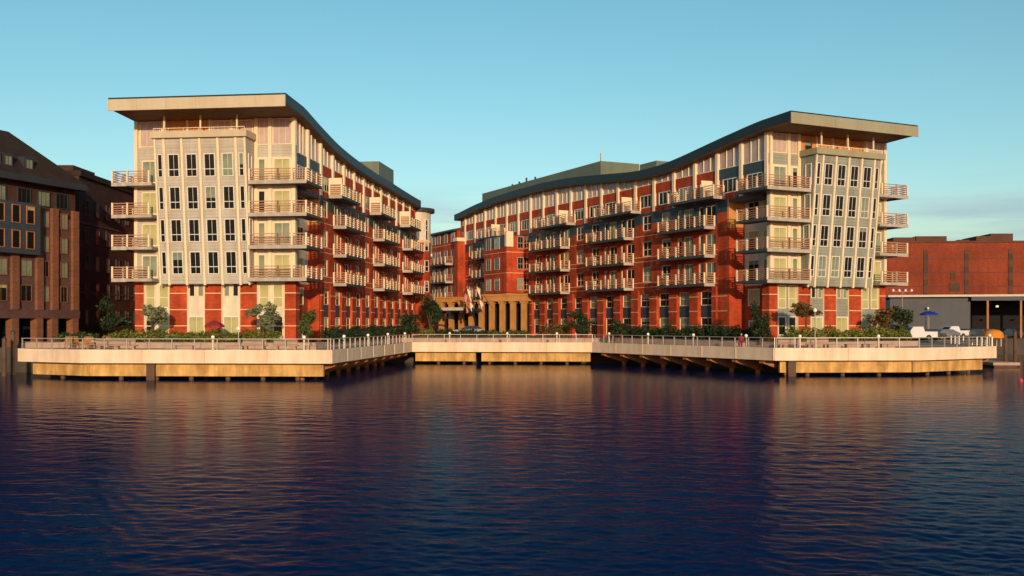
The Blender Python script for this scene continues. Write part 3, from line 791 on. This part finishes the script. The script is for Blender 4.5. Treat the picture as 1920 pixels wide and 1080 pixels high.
# ------------------------------------------------------------------ neighbours on the left
A = thing('brick_building', 'dusky pink brick building with dark mansard roof at the left edge', 'building', (-46.3,109.0,EYE), math.atan2(9.5,3.5))
# local x runs along the facade away from the viewer (0 = far end), y<0 faces the harbour
def pb(name, mt, *bx, parent=None):
    mb = MB()
    for q in bx: mb.box(*q)
    return mb.build(name, M[mt], parent or A)
XE = -22
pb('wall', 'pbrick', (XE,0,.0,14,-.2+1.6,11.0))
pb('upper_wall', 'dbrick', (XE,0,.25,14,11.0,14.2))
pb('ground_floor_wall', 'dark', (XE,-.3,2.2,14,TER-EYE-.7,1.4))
pb('lintel_band', 'pbrick', (XE,.15,-.25,2.2,.55,1.42))
for i, x in enumerate((-.45,-3.3,-5.3,-8.4,-11.5,-14.6,-17.7)):
    pb('brick_pier', 'obrick', (x-.42,x+.42,-.32,-.001,1.43,11.9))
    pb('arcade_column', 'obrick', (x-.42,x+.42,-.24,.6,TER-EYE-.7,.549))
for k in range(4):
    z = 2.2+2.55*k
    for x in (-1.9,-4.4,-6.9,-10,-13.1,-16.2):
        if k > 1 and x < -5.5: continue
        window(A, (x,-.06,z), 0, 1.0 if x > -5 else 1.5, 1.7, vs_=(0,), t=.09, fm='obrick', mts=('glass','blind2'))
for x in (-1.9,-4.4,-6.9,-10,-13.1,-16.2):
    window(A, (x,.19,12.0), 0, 1.7, 1.6, vs_=(-.17,.17), t=.09, fm='gutter', mts=('blind2','glass'))
    window(A, (x-.2,2.14,TER-EYE), 0, 1.2, 1.6, vs_=(0,), t=.09, fm='gutter', mts=('glass',))
bay = pb('bay_window', 'bluegrey', (-12.2,-5.9,-.9,-.33,6.9,12.0))
for k in (0,1):
    for x in (-7.2,-9.0,-10.9):
        window(A, (x,-.93,7.4+2.5*k), 0, 1.05, 1.8, vs_=(), t=.08, fm='rust', mts=('glass','glass','glass','blind2'))
pb('eave', 'gutter', (XE,.6,-1.0,-.0,14.1,14.5), (XE,.5,-.9,0,14.5,14.75))
# steep roof, hipped towards the far end
ra = [(.6,-.8,14.75),(.6,14,14.75),(XE,14,14.75),(XE,-.8,14.75)]
rb = [(-6.0,3.2,19.6),(-6.0,9,19.6),(XE,9,19.6),(XE,3.2,19.6)]
MB().loft(ra, rb).build('roof', M['roof'], A)
for x in (-6.6,-9.2,-10.6,-13.4,-14.9): 
    d = pb('dormer', 'gutter', (x-.6,x+.6,-.1,2.2,15.1,16.7))
    window(d, (x,-.13,15.25), 0, 1.0, 1.3, vs_=(0,), t=.08, fm='gutter', mts=('blind2',), name='dormer_window')
pb('chimney', 'shedroof', (-13.4,-12.7,3.4,4.0,19.6,20.9)); pb('roof_unit', 'gutter', (-12.5,-9.5,3.4,5,19.6,20.2))

B2 = thing('brick_building', 'very dark brown brick building in shade behind the pink one', 'building', (-48.0,113.5,EYE), math.pi/2)
def pc(name, mt, *bx):
    mb = MB()
    for q in bx: mb.box(*q)
    return mb.build(name, M[mt], B2)
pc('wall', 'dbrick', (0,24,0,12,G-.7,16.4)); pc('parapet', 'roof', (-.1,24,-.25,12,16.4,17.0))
pc('penthouse', 'dbrick', (2,8,1.5,6,17.0,17.9)); 
pc('trim_band', 'pbrick', (0,24,-.08,-.001,3.4,3.6), (0,24,-.08,-.001,11.2,11.4))
for k in range(5):
    for x in (2,5,8,11,14,17):
        window(B2, (x,-.06,-.2+3.1*k), 0, 1.1, 1.8, vs_=(0,), hs_=(.5,), t=.1, fm='gutter', mts=('glass','glass','blind2'))
B3 = thing('brick_building', 'deep red brick wall behind the left block\'s outer balconies', 'building', (-46.5,131,EYE))
MB().box(-5,7,0,10,G-.7,16.6).build('wall', M['brick'], B3); MB().box(-5.1,7.1,-.1,10,16.6,17.0).build('parapet', M['roof'], B3)
for k in range(5):
    for x in (-3.4,-1.2): window(B3, (x,-.06,.4+3.1*k), 0, 1.1, 1.8, vs_=(0,), hs_=(.5,), t=.1, mts=('glass','blind2'))
# distant block seen through the gap
B4 = thing('far_building', 'small orange brick building with grey green roof seen through the gap', 'building', (-15.5,205,EYE))
MB().box(-6,6,0,10,G-.7,13.2).build('wall', M['brick'], B4); MB().box(-6.2,6.2,-.3,10,13.2,14.0).build('cornice', M['cream'], B4)
MB().box(-5.8,5.8,.5,9,14.0,17.6).build('roof_storey', M['penthouse'], B4)
for k in range(4):
    for x in (-3.6,-1.6,.4,2.4): window(B4, (x,-.06,.6+3.2*k), 0, 1.1, 1.7, vs_=(0,), t=.12, mts=('glass','blind2'))

# ------------------------------------------------------------------ right: warehouse and shed
wx0, wx1, WD = 82, 190, 232
Wh = thing('warehouse', 'long red brick warehouse with narrow grey window strips', 'building', (82,WD,2.44), R(-3))
def pw(name, mt, *bx, parent=None, own=None):
    mb = MB()
    for q in bx: mb.box(*q)
    return mb.build(name, M[mt], parent or own or Wh)
pw('wall', 'wbrick', (-2,110,0,40,0,20.6)); pw('coping', 'wband', (-2.2,110.2,-.25,40,20.6,21.0))
for x in (11.5,20.5,30.2,44,58):
    pw('window_strip', 'wband', (x-.5,x+.5,-.15,-.001,1,19.0))
    for k in range(6): window(Wh, (x,-.21,2.2+2.9*k), 0, .8, 1.4, vs_=(), t=.1, fm='wband', mts=('glass',), blind=0)
for z in (4.5,7.6,10.7,13.8,16.9): pw('brick_course', 'wband', (-2,110,-.06,-.0015,z,z+.16))
window(Wh, (17.8,-.06,9.6), 0, 2.3, 1.9, vs_=(), t=.1, fm='wband', mts=('glass',), blind=0)
window(Wh, (17.5,-.06,12.4), 0, 1.0, 1.7, vs_=(), t=.1, fm='wband', mts=('glass',))
for q in ((4.5,9.4,.6,8,21,21.9),(9.8,16.6,1.2,9,21,22.2),(20,22.5,3,9,21,21.5),(22.9,26.1,.6,9,21,22.1),(26.2,31.2,1,10,21,22.7)): pw('roof_house', 'wband', q)
SD = thing('shed', 'low blue grey ribbed steel shed with pale roof edge', 'shed', (63.5,172,2.44), R(-14))
def ps(name, mt, *bx):
    mb = MB()
    for q in bx: mb.box(*q)
    return mb.build(name, M[mt], SD)
ps('wall', 'shed', (0,12.5,0,.3,0,6.4)); ps('roof', 'shedroof', (-.4,60,-1.2,22,6.75,7.1)); ps('roof_beam', 'shed', (12.5,60,-.9,-.5,6.1,6.74),(0,12.5,-.02,.4,6.4,6.74))
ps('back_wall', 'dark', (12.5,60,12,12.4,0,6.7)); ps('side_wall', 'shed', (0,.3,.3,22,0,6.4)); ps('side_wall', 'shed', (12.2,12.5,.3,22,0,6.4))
for x in (15,20,25,30,36,42): ps('post', 'wood', (x-.15,x+.15,-.85,-.55,0,6.1))
for x in (16.5,21.5,26.5): ps('hanging_lamp', 'globe', (x-.2,x+.2,-.5,-.1,5.0,5.3))

# ------------------------------------------------------------------ vegetation
def leaf_cloud(cs, nleaf, size, rnd, flat=1.0):
    """cs: list of (centre, radii); leaves scattered towards the surface of each clump"""
    v, f = [], []
    for c, rr, k in cs:
        for _ in range(int(nleaf*k)):
            d = Vector((rnd.gauss(0,1), rnd.gauss(0,1), rnd.gauss(0,1))).normalized()
            q = rnd.random()**.4
            p = Vector((c[0]+d.x*rr[0]*q, c[1]+d.y*rr[1]*q, c[2]+d.z*rr[2]*q))
            u = Vector((rnd.gauss(0,1), rnd.gauss(0,1), rnd.gauss(0,.6))).normalized()
            w_ = u.cross(d+Vector((rnd.uniform(-.6,.6),rnd.uniform(-.6,.6),rnd.uniform(-.6,.6)))).normalized()
            s_ = size*rnd.uniform(.6,1.35); k0 = len(v)
            v += [tuple(p-u*s_), tuple(p+w_*s_*.45), tuple(p+u*s_), tuple(p-w_*s_*.45)]
            f.append((k0,k0+1,k0+2,k0+3))
    me = bpy.data.meshes.new('foliage'); me.from_pydata(v, [], f); me.update(); return me
def tree(name, label, x, y, z, h, rx, rz, mt, seed, nl=2200, leaf=.16, trunk=.35, group='trees along the waterfront', cat='tree', loose=1.0):
    rnd = random.Random(seed); o = thing(name, label, cat, (x, y, z), 0, group)
    th = h-2*rz*.9; r0 = .05+h*.012
    mb = MB(); mb.tube((0,0,-.2),(.05,0,max(th,.5)),r0*1.2,r0*.8,7)
    cs = []
    for i in range(9):
        an = rnd.uniform(0,6.28); q = rnd.uniform(.25,.8)*loose
        c = (math.cos(an)*rx*q, math.sin(an)*rx*q, h-rz+rnd.uniform(-.65,.6)*rz)
        cs.append((c, (rx*rnd.uniform(.35,.6), rx*rnd.uniform(.35,.6), rz*rnd.uniform(.28,.5)), 1/9))
        mb.tube((.05,0,max(th,.5)-.05),(c[0],c[1],c[2]),r0*.5,r0*.12,5)
    mb.build('trunk', M['bark'], o)
    link('crown', leaf_cloud(cs, nl, leaf, rnd), M[mt], o)
    return o
def hedge(name, label, pts, wdt, h, mt, seed, z, dens=380, leaf=.14, group='hedges before the buildings', cat='hedge'):
    rnd = random.Random(seed); o = thing(name, label, cat, (pts[0][0], pts[0][1], z), 0, group)
    cs = []; inner = MB()
    for (x0,y0),(x1,y1) in zip(pts, pts[1:]):
        Lr = math.hypot(x1-x0, y1-y0); k = max(1, round(Lr/.9))
        for i in range(k):
            t_ = (i+.5)/k; hh = h*rnd.uniform(.75,1.2)
            cs.append(((x0+(x1-x0)*t_-pts[0][0]+rnd.uniform(-.2,.2), y0+(y1-y0)*t_-pts[0][1]+rnd.uniform(-.3,.3), hh*.5), (.75, wdt*.55, hh*.55), 1))
    link('foliage', leaf_cloud(cs, dens, leaf, rnd), M[mt], o)
    st = MB()
    for c, r_, _ in cs: st.tube((c[0],c[1],-.05),(c[0]+.1,c[1],c[2]),.04,.02,4)
    st.build('stems', M['bark'], o)
    return o
# hedges
hedge('hedge', 'yellow green hedge in front of the left block\'s brick base', [(-38.5,96.9),(-29,95.6),(-21.5,94.8)], 2.2, 1.2, 'leaf_hedge', 1, TER)
hedge('hedge', 'bright yellow green hedge in front of the sage grey right block', [(24.9+1.5,98.6),(33,101.4),(40.5,105)], 2.2, 1.35, 'leaf_hedge', 2, TER)
hedge('hedge', 'dark hedge along the receding brick side of the left block', [(-17.6,97),(-16.2,109),(-14.6,122)], 1.5, 1.4, 'leaf_dark', 3, TER)
hedge('hedge', 'dark hedge along the receding brick side of the right block', [(25.2,100.8),(19.5,112.5),(13.7,124.6)], 1.5, 1.45, 'leaf_dark', 4, TER)
hedge('hedge', 'dark low hedge before the blue car and the portico', [(-9.8,134),(-3.5,133)], 1.6, 1.1, 'leaf_dark', 5, TER)
hedge('hedge', 'mixed green low hedge before the stone columns', [(-3,131),(2.2,130.5)], 1.4, .9, 'leaf_mid', 6, TER)
hedge('shrub', 'rounded yellow green shrub below the dark tree at the gap', [(-12.2,133),(-10.2,133)], 2.2, 1.6, 'leaf_hedge', 7, TER, cat='shrub')
hedge('shrub', 'rounded russet and yellow shrub right of the stone columns', [(3.3,130),(6.6,129.5)], 2.2, 1.7, 'leaf_russet', 8, TER, cat='shrub')
hedge('shrub', 'tall yellow green shrub beside the russet shrub', [(5.8,131),(7.4,130.8)], 1.8, 1.9, 'leaf_hedge', 9, TER, cat='shrub')
hedge('shrub', 'green shrub under the leftmost shaded tree', [(-43,97.5),(-39.5,97.2)], 1.6, 1.0, 'leaf_mid', 10, TER, cat='shrub')
hedge('shrub', 'dark leafy shrub at the right end of the bright hedge', [(39.5,105.2),(41,106)], 1.6, 1.3, 'leaf_mid', 12, TER, cat='shrub')
# trees
tree('young_tree', 'grey green young tree before the leftmost windows of the left block', pxX(286,96.5), 96.3, TER, 3.7, 1.25, 1.3, 'leaf_olive', 21, 1500)
tree('young_tree', 'grey green young tree before the right end windows of the left block', pxX(492,94.5), 94.6, TER, 3.9, 1.3, 1.4, 'leaf_olive', 22, 1500)
tree('young_tree', 'darker slender tree at the near corner of the left block', pxX(573,95), 95.2, TER, 3.4, .95, 1.5, 'leaf_mid', 23, 1300)
tree('shade_tree', 'dark tree standing in the shade left of the left block', pxX(216,104), 104, TER, 4.6, 1.6, 1.9, 'leaf_dark', 24, 1500)
tree('shade_tree', 'dark tree beside the brown building far in the shade', pxX(160,118), 118, TER-.4, 4.2, 1.8, 1.7, 'leaf_dark', 25, 1200)
tree('evergreen_tree', 'broad dark evergreen left of the gap between the blocks', pxX(757,128), 129, TER, 3.5, 2.3, 1.6, 'leaf_dark', 26, 2600)
tree('evergreen_tree', 'tall dark evergreen in the gap between the blocks', pxX(806,147), 147, TER, 6.0, 1.7, 2.8, 'leaf_dark', 27, 2600)
tree('evergreen_tree', 'dark bushy tree before the windows right of the russet shrub', pxX(1088,124), 125.8, TER, 3.7, 1.7, 1.7, 'leaf_dark', 28, 2400)
tree('evergreen_tree', 'small dark bushy tree in the middle of the right wing', pxX(1163,120), 119.5, TER, 2.5, 1.0, 1.1, 'leaf_dark', 29, 1300)
tree('evergreen_tree', 'dark narrow tree at the near corner of the right block', pxX(1424,100.5), 100.3, TER, 3.9, 1.0, 1.8, 'leaf_dark', 30, 1700)
tree('young_tree', 'russet flat crowned tree before the sage grey right block', pxX(1510,99.5), 99.4, TER, 3.9, 1.5, .75, 'leaf_russet', 31, 1300)
tree('young_tree', 'russet tree at the outer corner of the right block', pxX(1655,106), 106.2, TER, 3.7, 1.3, 1.4, 'leaf_russet', 32, 1300)
tree('young_tree', 'dark tree farthest right beside the parked cars', pxX(1690,107.5), 107.5, TER-.3, 4.2, 1.35, 1.7, 'leaf_dark', 33, 1700)

# ------------------------------------------------------------------ promenade furniture
def gwall(label, p, q, z0, z1, grp='pink granite planter walls'):
    d = Vector(q)-Vector(p); Lr = d.length; ang = math.atan2(d.y, d.x)
    o = thing('planter_wall', label, 'wall', (p[0], p[1], z0), ang, grp)
    k = max(1, round(Lr/1.8)); st = Lr/k
    def fn():
        return MB().box(.015,st-.015,-.25,.2,0,z1-z0).mesh('stone_block')
    me = fn()
    for i in range(k): link('stone_block', me, M['granite'], o, (i*st, random.uniform(-.02,.02), random.uniform(-.012,.012)))
gwall('pink granite planter wall before the left block', (-46,97.1), (-18.3,93.35), 2.45, 3.0)
gwall('pink granite planter wall beside the left wing', (-18.2,93.6), (-14.0,127.6), 2.45, 3.0)
gwall('pink granite planter wall across the back of the inlet', (-13.8,127.7), (12.4,125.3), 2.45, 3.0)
gwall('pink granite planter wall beside the right wing', (12.7,125.2), (26.1,97.4), 2.45, 3.0)
gwall('pink granite planter wall before the right block', (26.3,97.3), (41.5,104.8), 2.45, 3.0)
def bench(x, y, rz, label):
    o = thing('bench', label, 'bench', (x, y, 2.45), rz, 'pale pink benches by the railing')
    MB().box(-1.0,1.0,-.25,.28,.40,.48).build('seat', M['rail'], o)
    MB().box(-1.0,1.0,-.34,-.26,.52,.95).build('backrest', M['granite'], o)
    for x_ in (-.75,.75): MB().box(x_-.08,x_+.08,-.3,.25,0,.399).build('leg', M['granite'], o)
dl = math.atan2(LF[1]-LK[1], LF[0]-LK[0])
for px, i, d_, s in ((479,1,1.6,'pale pink bench, left one below the grey green tree'),(537,1,1.6,'pale pink bench nearest the left block\'s near corner'),
                 (1478,5,1.6,'pale pink bench, left one of the pair at the right front'),(1531,5,1.6,'pale pink bench, right one of the pair at the right front'),
                 (205,1,1.7,'shaded pink bench left of the yellow green hedge'),(235,1,1.7,'shaded pink bench at the start of the yellow green hedge')):
    x, y = on_run(px, i, d_); bench(x, y, 0.0, s)
def block(x, y, w, h, label):
    o = MB().box(-w/2,w/2,-.3,.3,0,h).build('stone_seat', M['granite'], None, (x,y,2.45))
    tag(o, label, 'seat', 'low granite seats behind the railing')
for px, i, w_, s in ((1563,5,1.1,'low granite seat just right of the pink benches'),(1597,5,1.2,'low granite seat second right of the pink benches'),(1628,5,1.1,'low granite seat left of the far right globe light'),(1664,5,1.2,'low granite seat right of the globe light before the hedge'),
                     (583,1,1.0,'low granite seat at the left front corner'),(440,1,1.5,'low granite seat right of the maroon shadow umbrella'),(345,1,1.6,'low granite seat left of the maroon shadow umbrella')):
    x, y = on_run(px, i, 2.6); block(x, y, w_, .42, s)
def chair(x, y, rz, label):
    o = thing('wooden_chair', label, 'chair', (x, y, 2.45), rz, 'orange wooden chairs at the left end')
    MB().box(-.3,.3,-.3,.3,.40,.45).build('seat', M['wood'], o)
    mb = MB()
    for i in range(4): mb.loft([(-.29+i*.15,.28,.46),(-.17+i*.15,.28,.46),(-.17+i*.15,.33,.46),(-.29+i*.15,.33,.46)], [(-.29+i*.15,.48,1.12),(-.17+i*.15,.48,1.12),(-.17+i*.15,.53,1.12),(-.29+i*.15,.53,1.12)])
    mb.build('backrest', M['wood'], o)
    for sx_ in (-1,1):
        MB().box(sx_*.34-.04,sx_*.34+.04,-.3,.34,.60,.64).build('armrest', M['wood'], o)
        for yy in (-.26,.24): MB().box(sx_*.28-.03,sx_*.28+.03,yy-.03,yy+.03,0,.399).build('leg', M['wood'], o)
for px, D, rz, s in ((128,94.5,.3,'orange wooden chair nearest the left end of the promenade'),(158,93.5,-.2,'orange wooden chair standing before the arcade columns'),(170,92.8,.5,'orange wooden chair second before the arcade columns'),(196,93.8,-.4,'orange wooden chair right of the white table'),(146,95.6,.9,'orange wooden chair behind the others at the left end')):
    chair(pxX(px, D), D, rz, s)
tb = thing('table', 'small white table between the orange wooden chairs', 'table', (pxX(182,93.5), 93.5, 2.45))
MB().lathe([(0,.70),(.55,.70),(.55,.74),(0,.74)], 16).build('table_top', M['globe'], tb); MB().lathe([(.25,0),(.25,.03),(.04,.05),(.04,.699)], 10).build('pedestal', M['steel'], tb)
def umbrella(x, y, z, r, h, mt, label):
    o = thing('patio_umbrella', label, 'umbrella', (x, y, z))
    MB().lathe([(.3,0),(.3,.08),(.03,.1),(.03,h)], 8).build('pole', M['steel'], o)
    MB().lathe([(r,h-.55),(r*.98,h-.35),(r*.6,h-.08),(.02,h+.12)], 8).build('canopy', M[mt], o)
umbrella(pxX(397,95), 95.9, TER, .95, 2.0, 'maroon', 'maroon umbrella added for the shadow on a brick pier of the left block')  # added umbrella, stands in for a cast shadow on the pier
umbrella(pxX(1742,160), 160, 2.44, 1.5, 4.2, 'blue', 'bright blue patio umbrella before the grey shed')
o = thing('canopy', 'rounded orange canvas canopy by the right end railing', 'canopy', (pxX(1862,104), 104, 2.45))
MB().lathe([(1.0,.85),(1.02,1.05),(.9,1.4),(.6,1.65),(.02,1.75)], 14).build('cover', M['orange'], o, smooth=True)
for an in range(4): MB().tube((.8*math.cos(an*1.57+.7),.8*math.sin(an*1.57+.7),0),(.8*math.cos(an*1.57+.7),.8*math.sin(an*1.57+.7),.95),.04).build('leg', M['steel'], o)
def lamp_post(x, y, z, h, label, heads=1):
    o = thing('street_lamp', label, 'street lamp', (x, y, z))
    MB().lathe([(.14,0),(.14,.3),(.05,.4),(.04,h)], 8).build('pole', M['steel'], o)
    for i in range(heads):
        c = (0 if heads == 1 else (i-(heads-1)/2)*.9)
        if heads > 1: MB().tube((0,0,h-.05),(c,0,h+.05),.03).build('arm', M['steel'], o)
        MB().lathe([(.02,h),(.16,h+.05),(.2,h+.25),(.03,h+.4)], 8, (c,0)).build('lantern', M['globe'], o)
lamp_post(pxX(1530,97.3), 97.6, TER-.3, 3.2, 'slim green grey lamp post before the russet tree')
lamp_post(pxX(1692,150), 150, 2.44, 7.0, 'tall lamp with four lanterns in front of the warehouse', 4)
lamp_post(pxX(1740,170), 170, 2.44, 4.7, 'white topped lamp rising behind the blue umbrella')
lamp_post(pxX(447,92), 92, 2.45, 1.7, 'short white lamp standing right of the maroon shadow umbrella')

# ------------------------------------------------------------------ cars
def car(x, y, z, rz, mt, label, kind='car'):
    o = thing('parked_car', label, 'car' if kind == 'car' else 'pickup truck', (x, y, z), rz, 'cars parked at the waterfront')
    Lc, hw = (4.5,.9) if kind == 'car' else (5.4,.98)
    up = .25 if kind == 'pickup' else 0
    if kind == 'car': pr = [(-2.2,.35),(2.2,.35),(2.25,.7),(2.1,.92),(1.2,1.02),(.45,1.48),(-1.1,1.50),(-2.0,1.05),(-2.25,.95)]
    else: pr = [(-2.7,.5),(2.6,.5),(2.7,.9),(2.55,1.18),(1.35,1.25),(.75,1.9),(-.7,1.92),(-.85,1.25),(-2.7,1.25)]
    tap = lambda z_: hw if z_ < 1.1+up else hw*.8
    N = len(pr)
    MB().loft([(a,-tap(z_),z_) for a,z_ in pr], [(a,tap(z_),z_) for a,z_ in pr]).build('body', M[mt], o)
    wz0, wz1 = (1.06,1.42) if kind == 'car' else (1.32,1.80)
    fx0, fx1 = (1.2,.5) if kind == 'car' else (1.3,.8)
    bx0, bx1 = (-1.85,-1.2) if kind == 'car' else (-.84,-.74)
    for sy_ in (-1,1):
        MB().loft([(bx0+.25,sy_*hw*.8,wz0),(fx0-.25,sy_*hw*.8,wz0),(fx1-.1,sy_*hw*.8,wz1),(bx1+.1,sy_*hw*.8,wz1)], [(bx0+.25,sy_*(hw*.8+.025),wz0),(fx0-.25,sy_*(hw*.8+.025),wz0),(fx1-.1,sy_*(hw*.8+.025),wz1),(bx1+.1,sy_*(hw*.8+.025),wz1)]).build('side_window', M['glass'], o)
        MB().box(Lc/2-.12,Lc/2+.03,sy_*hw*.75-.16,sy_*hw*.75+.16,.68+up,.86+up).build('headlight', M['lamp'], o)
    MB().loft([(fx0,-hw*.7,wz0),(fx0,hw*.7,wz0),(fx1,hw*.66,wz1),(fx1,-hw*.66,wz1)], [(fx0+.05,-hw*.7,wz0+.02),(fx0+.05,hw*.7,wz0+.02),(fx1+.05,hw*.66,wz1+.02),(fx1+.05,-hw*.66,wz1+.02)]).build('windscreen', M['glass'], o)
    for wx in (-1.4,1.4):
        for sy_ in (-1,1):
            wh = MB().tube((wx,sy_*(hw-.2),.34+up*.3),(wx,sy_*(hw+.02),.34+up*.3),.34+up*.3,None,12).build('wheel', M['tyre'], o)
            MB().tube((wx,sy_*(hw+.021),.34+up*.3),(wx,sy_*(hw+.04),.34+up*.3),.2,None,8).build('rim', M['carsilver'], wh)
car(pxX(880,150), 150, TER, R(185), 'cardark', 'dark blue car parked before the entrance canopy')
for px, D, rz, mt, s, kd in ((1716,138,190,'carwhite','white pickup truck nearest the right block','pickup'),(1750,156,10,'cardark','dark car below the blue umbrella','car'),(1784,160,200,'carwhite','white pickup truck in the middle of the parking area','pickup'),
        (1818,162,15,'cardark','dark car right of the middle white pickup','car'),(1845,158,-75,'carsilver','grey car left of the orange canopy','car'),(1742,146,5,'cardark','dark car in front of the nearest white pickup','car'),(1893,168,12,'cardark','dark car parked at the right edge under the shed roof','car'),(1768,150,190,'carsilver','silver car in front of the middle white pickup','car')):
    car(pxX(px, D), D, 2.445, R(rz), mt, s, kd)
# floating dock, buoy and old timber piles
fd = thing('floating_dock', 'low pale floating dock beside the right end of the promenade', 'dock', (pxX(1882,112), 112, 0))
MB().box(-1.7,1.2,-1.2,6,.25,.55).build('float_deck', M['granite'], fd); MB().box(-1.5,1.0,-1.0,5.8,-.4,.249).build('float', M['pile'], fd)
by = thing('buoy', 'small pink red mooring buoy in the water at the right edge', 'buoy', (pxX(1914,84), 84, 0)); by.scale = (.55,.55,.6)
MB().lathe([(.01,-.3),(.28,-.1),(.32,.1),(.2,.38),(.05,.45)], 12).build('float', M['buoy'], by, smooth=True); MB().tube((0,0,.44),(0,0,.75),.03).build('pole', M['gutter'], by)
for i, (px, D, h, s) in enumerate(((8,93,3.4,'dark mooring pile at the left edge'),(24,95,4.0,'taller dark mooring pile beside the left end of the promenade'),(1885,118,3.6,'dark mooring pile right of the promenade end'),(1903,120,3.9,'dark mooring pile nearest the right edge'))):
    o = thing('mooring_pile', s, 'pile', (pxX(px, D), D, 0)); MB().tube((0,0,-2),(0,0,h),.22,.2,8).build('trunk', M['pile'], o); MB().lathe([(.23,h-.15),(.23,h),(.02,h+.18)],8).build('cap', M['gutter'], o)

# ------------------------------------------------------------------ person in red seated on the planter wall
def skin_obj(name, parent, mt, verts, edges, radii, root):
    me = bpy.data.meshes.new(name); me.from_pydata(verts, edges, []); o = link(name, me, M[mt], parent)
    md = o.modifiers.new('skin', 'SKIN'); 
    for i, r_ in enumerate(radii):
        sv = me.skin_vertices[0].data[i] if me.skin_vertices else None
        if sv: sv.radius = (r_, r_) if not isinstance(r_, tuple) else r_; sv.use_root = (i == root)
    sb = o.modifiers.new('sub', 'SUBSURF'); sb.levels = 1; sb.render_levels = 1
    return o
def person(x, y, z, rz, label):
    o = thing('person', label, 'person', (x, y, z), rz)
    # seated, facing -y; seat height .45
    v = [(0,0,.55),(0,.02,.75),(0,.04,.98),(0,.03,1.10),(0,.0,1.20),(0,-.02,1.30),
         (.17,.03,1.0),(.24,-.04,.76),(.2,-.26,.66),(.19,-.36,.64), (-.17,.03,1.0),(-.24,-.04,.76),(-.2,-.26,.66),(-.19,-.36,.64),
         (.1,-.05,.53),(.12,-.42,.50),(.12,-.40,.08),(.12,-.55,.04), (-.1,-.05,.53),(-.12,-.42,.50),(-.12,-.40,.08),(-.12,-.55,.04)]
    e = [(0,1),(1,2),(2,3),(3,4),(4,5),(2,6),(6,7),(7,8),(8,9),(2,10),(10,11),(11,12),(12,13),(0,14),(14,15),(15,16),(16,17),(0,18),(18,19),(19,20),(20,21)]
    r = [.15,.14,.15,.06,.09,.085,.065,.05,.04,.035,.065,.05,.04,.035,.09,.07,.045,.04,.09,.07,.045,.04]
    me = bpy.data.meshes.new('body'); me.from_pydata(v, e, [])
    body = link('body', me, M['redcloth'], o)
    md = body.modifiers.new('skin', 'SKIN')
    lay = me.skin_vertices[0].data if len(me.skin_vertices) else None
    if lay is not None:
        for i, q in enumerate(r): lay[i].radius = (q, q)
        lay[0].use_root = True
    body.modifiers.new('sub', 'SUBSURF').render_levels = 1
    MB().lathe([(.001,1.14)]+[(.085*math.sin(math.pi*i/8)+.005, 1.26-.115*math.cos(math.pi*i/8)) for i in range(1,8)]+[(.001,1.375)], 12, (0,-.02)).build('head', M['skin'], o, smooth=True)
    MB().lathe([(.096,1.25),(.10,1.31),(.07,1.37),(.001,1.39)], 12, (0,.005)).build('hair', M['bark'], o, smooth=True)
    return o
xx, yy = on_run(1390, 4, 2.6)
person(xx, yy, 2.45, R(-20), 'person in a dark red top sitting behind the right inlet railing')
bo = MB().box(-.5,.5,-.22,.35,0,.42).build('stone_seat', M['granite'], None, (xx,yy,2.45), R(-20)); tag(bo, 'low granite seat under the person in red', 'seat', 'low granite seats behind the railing')
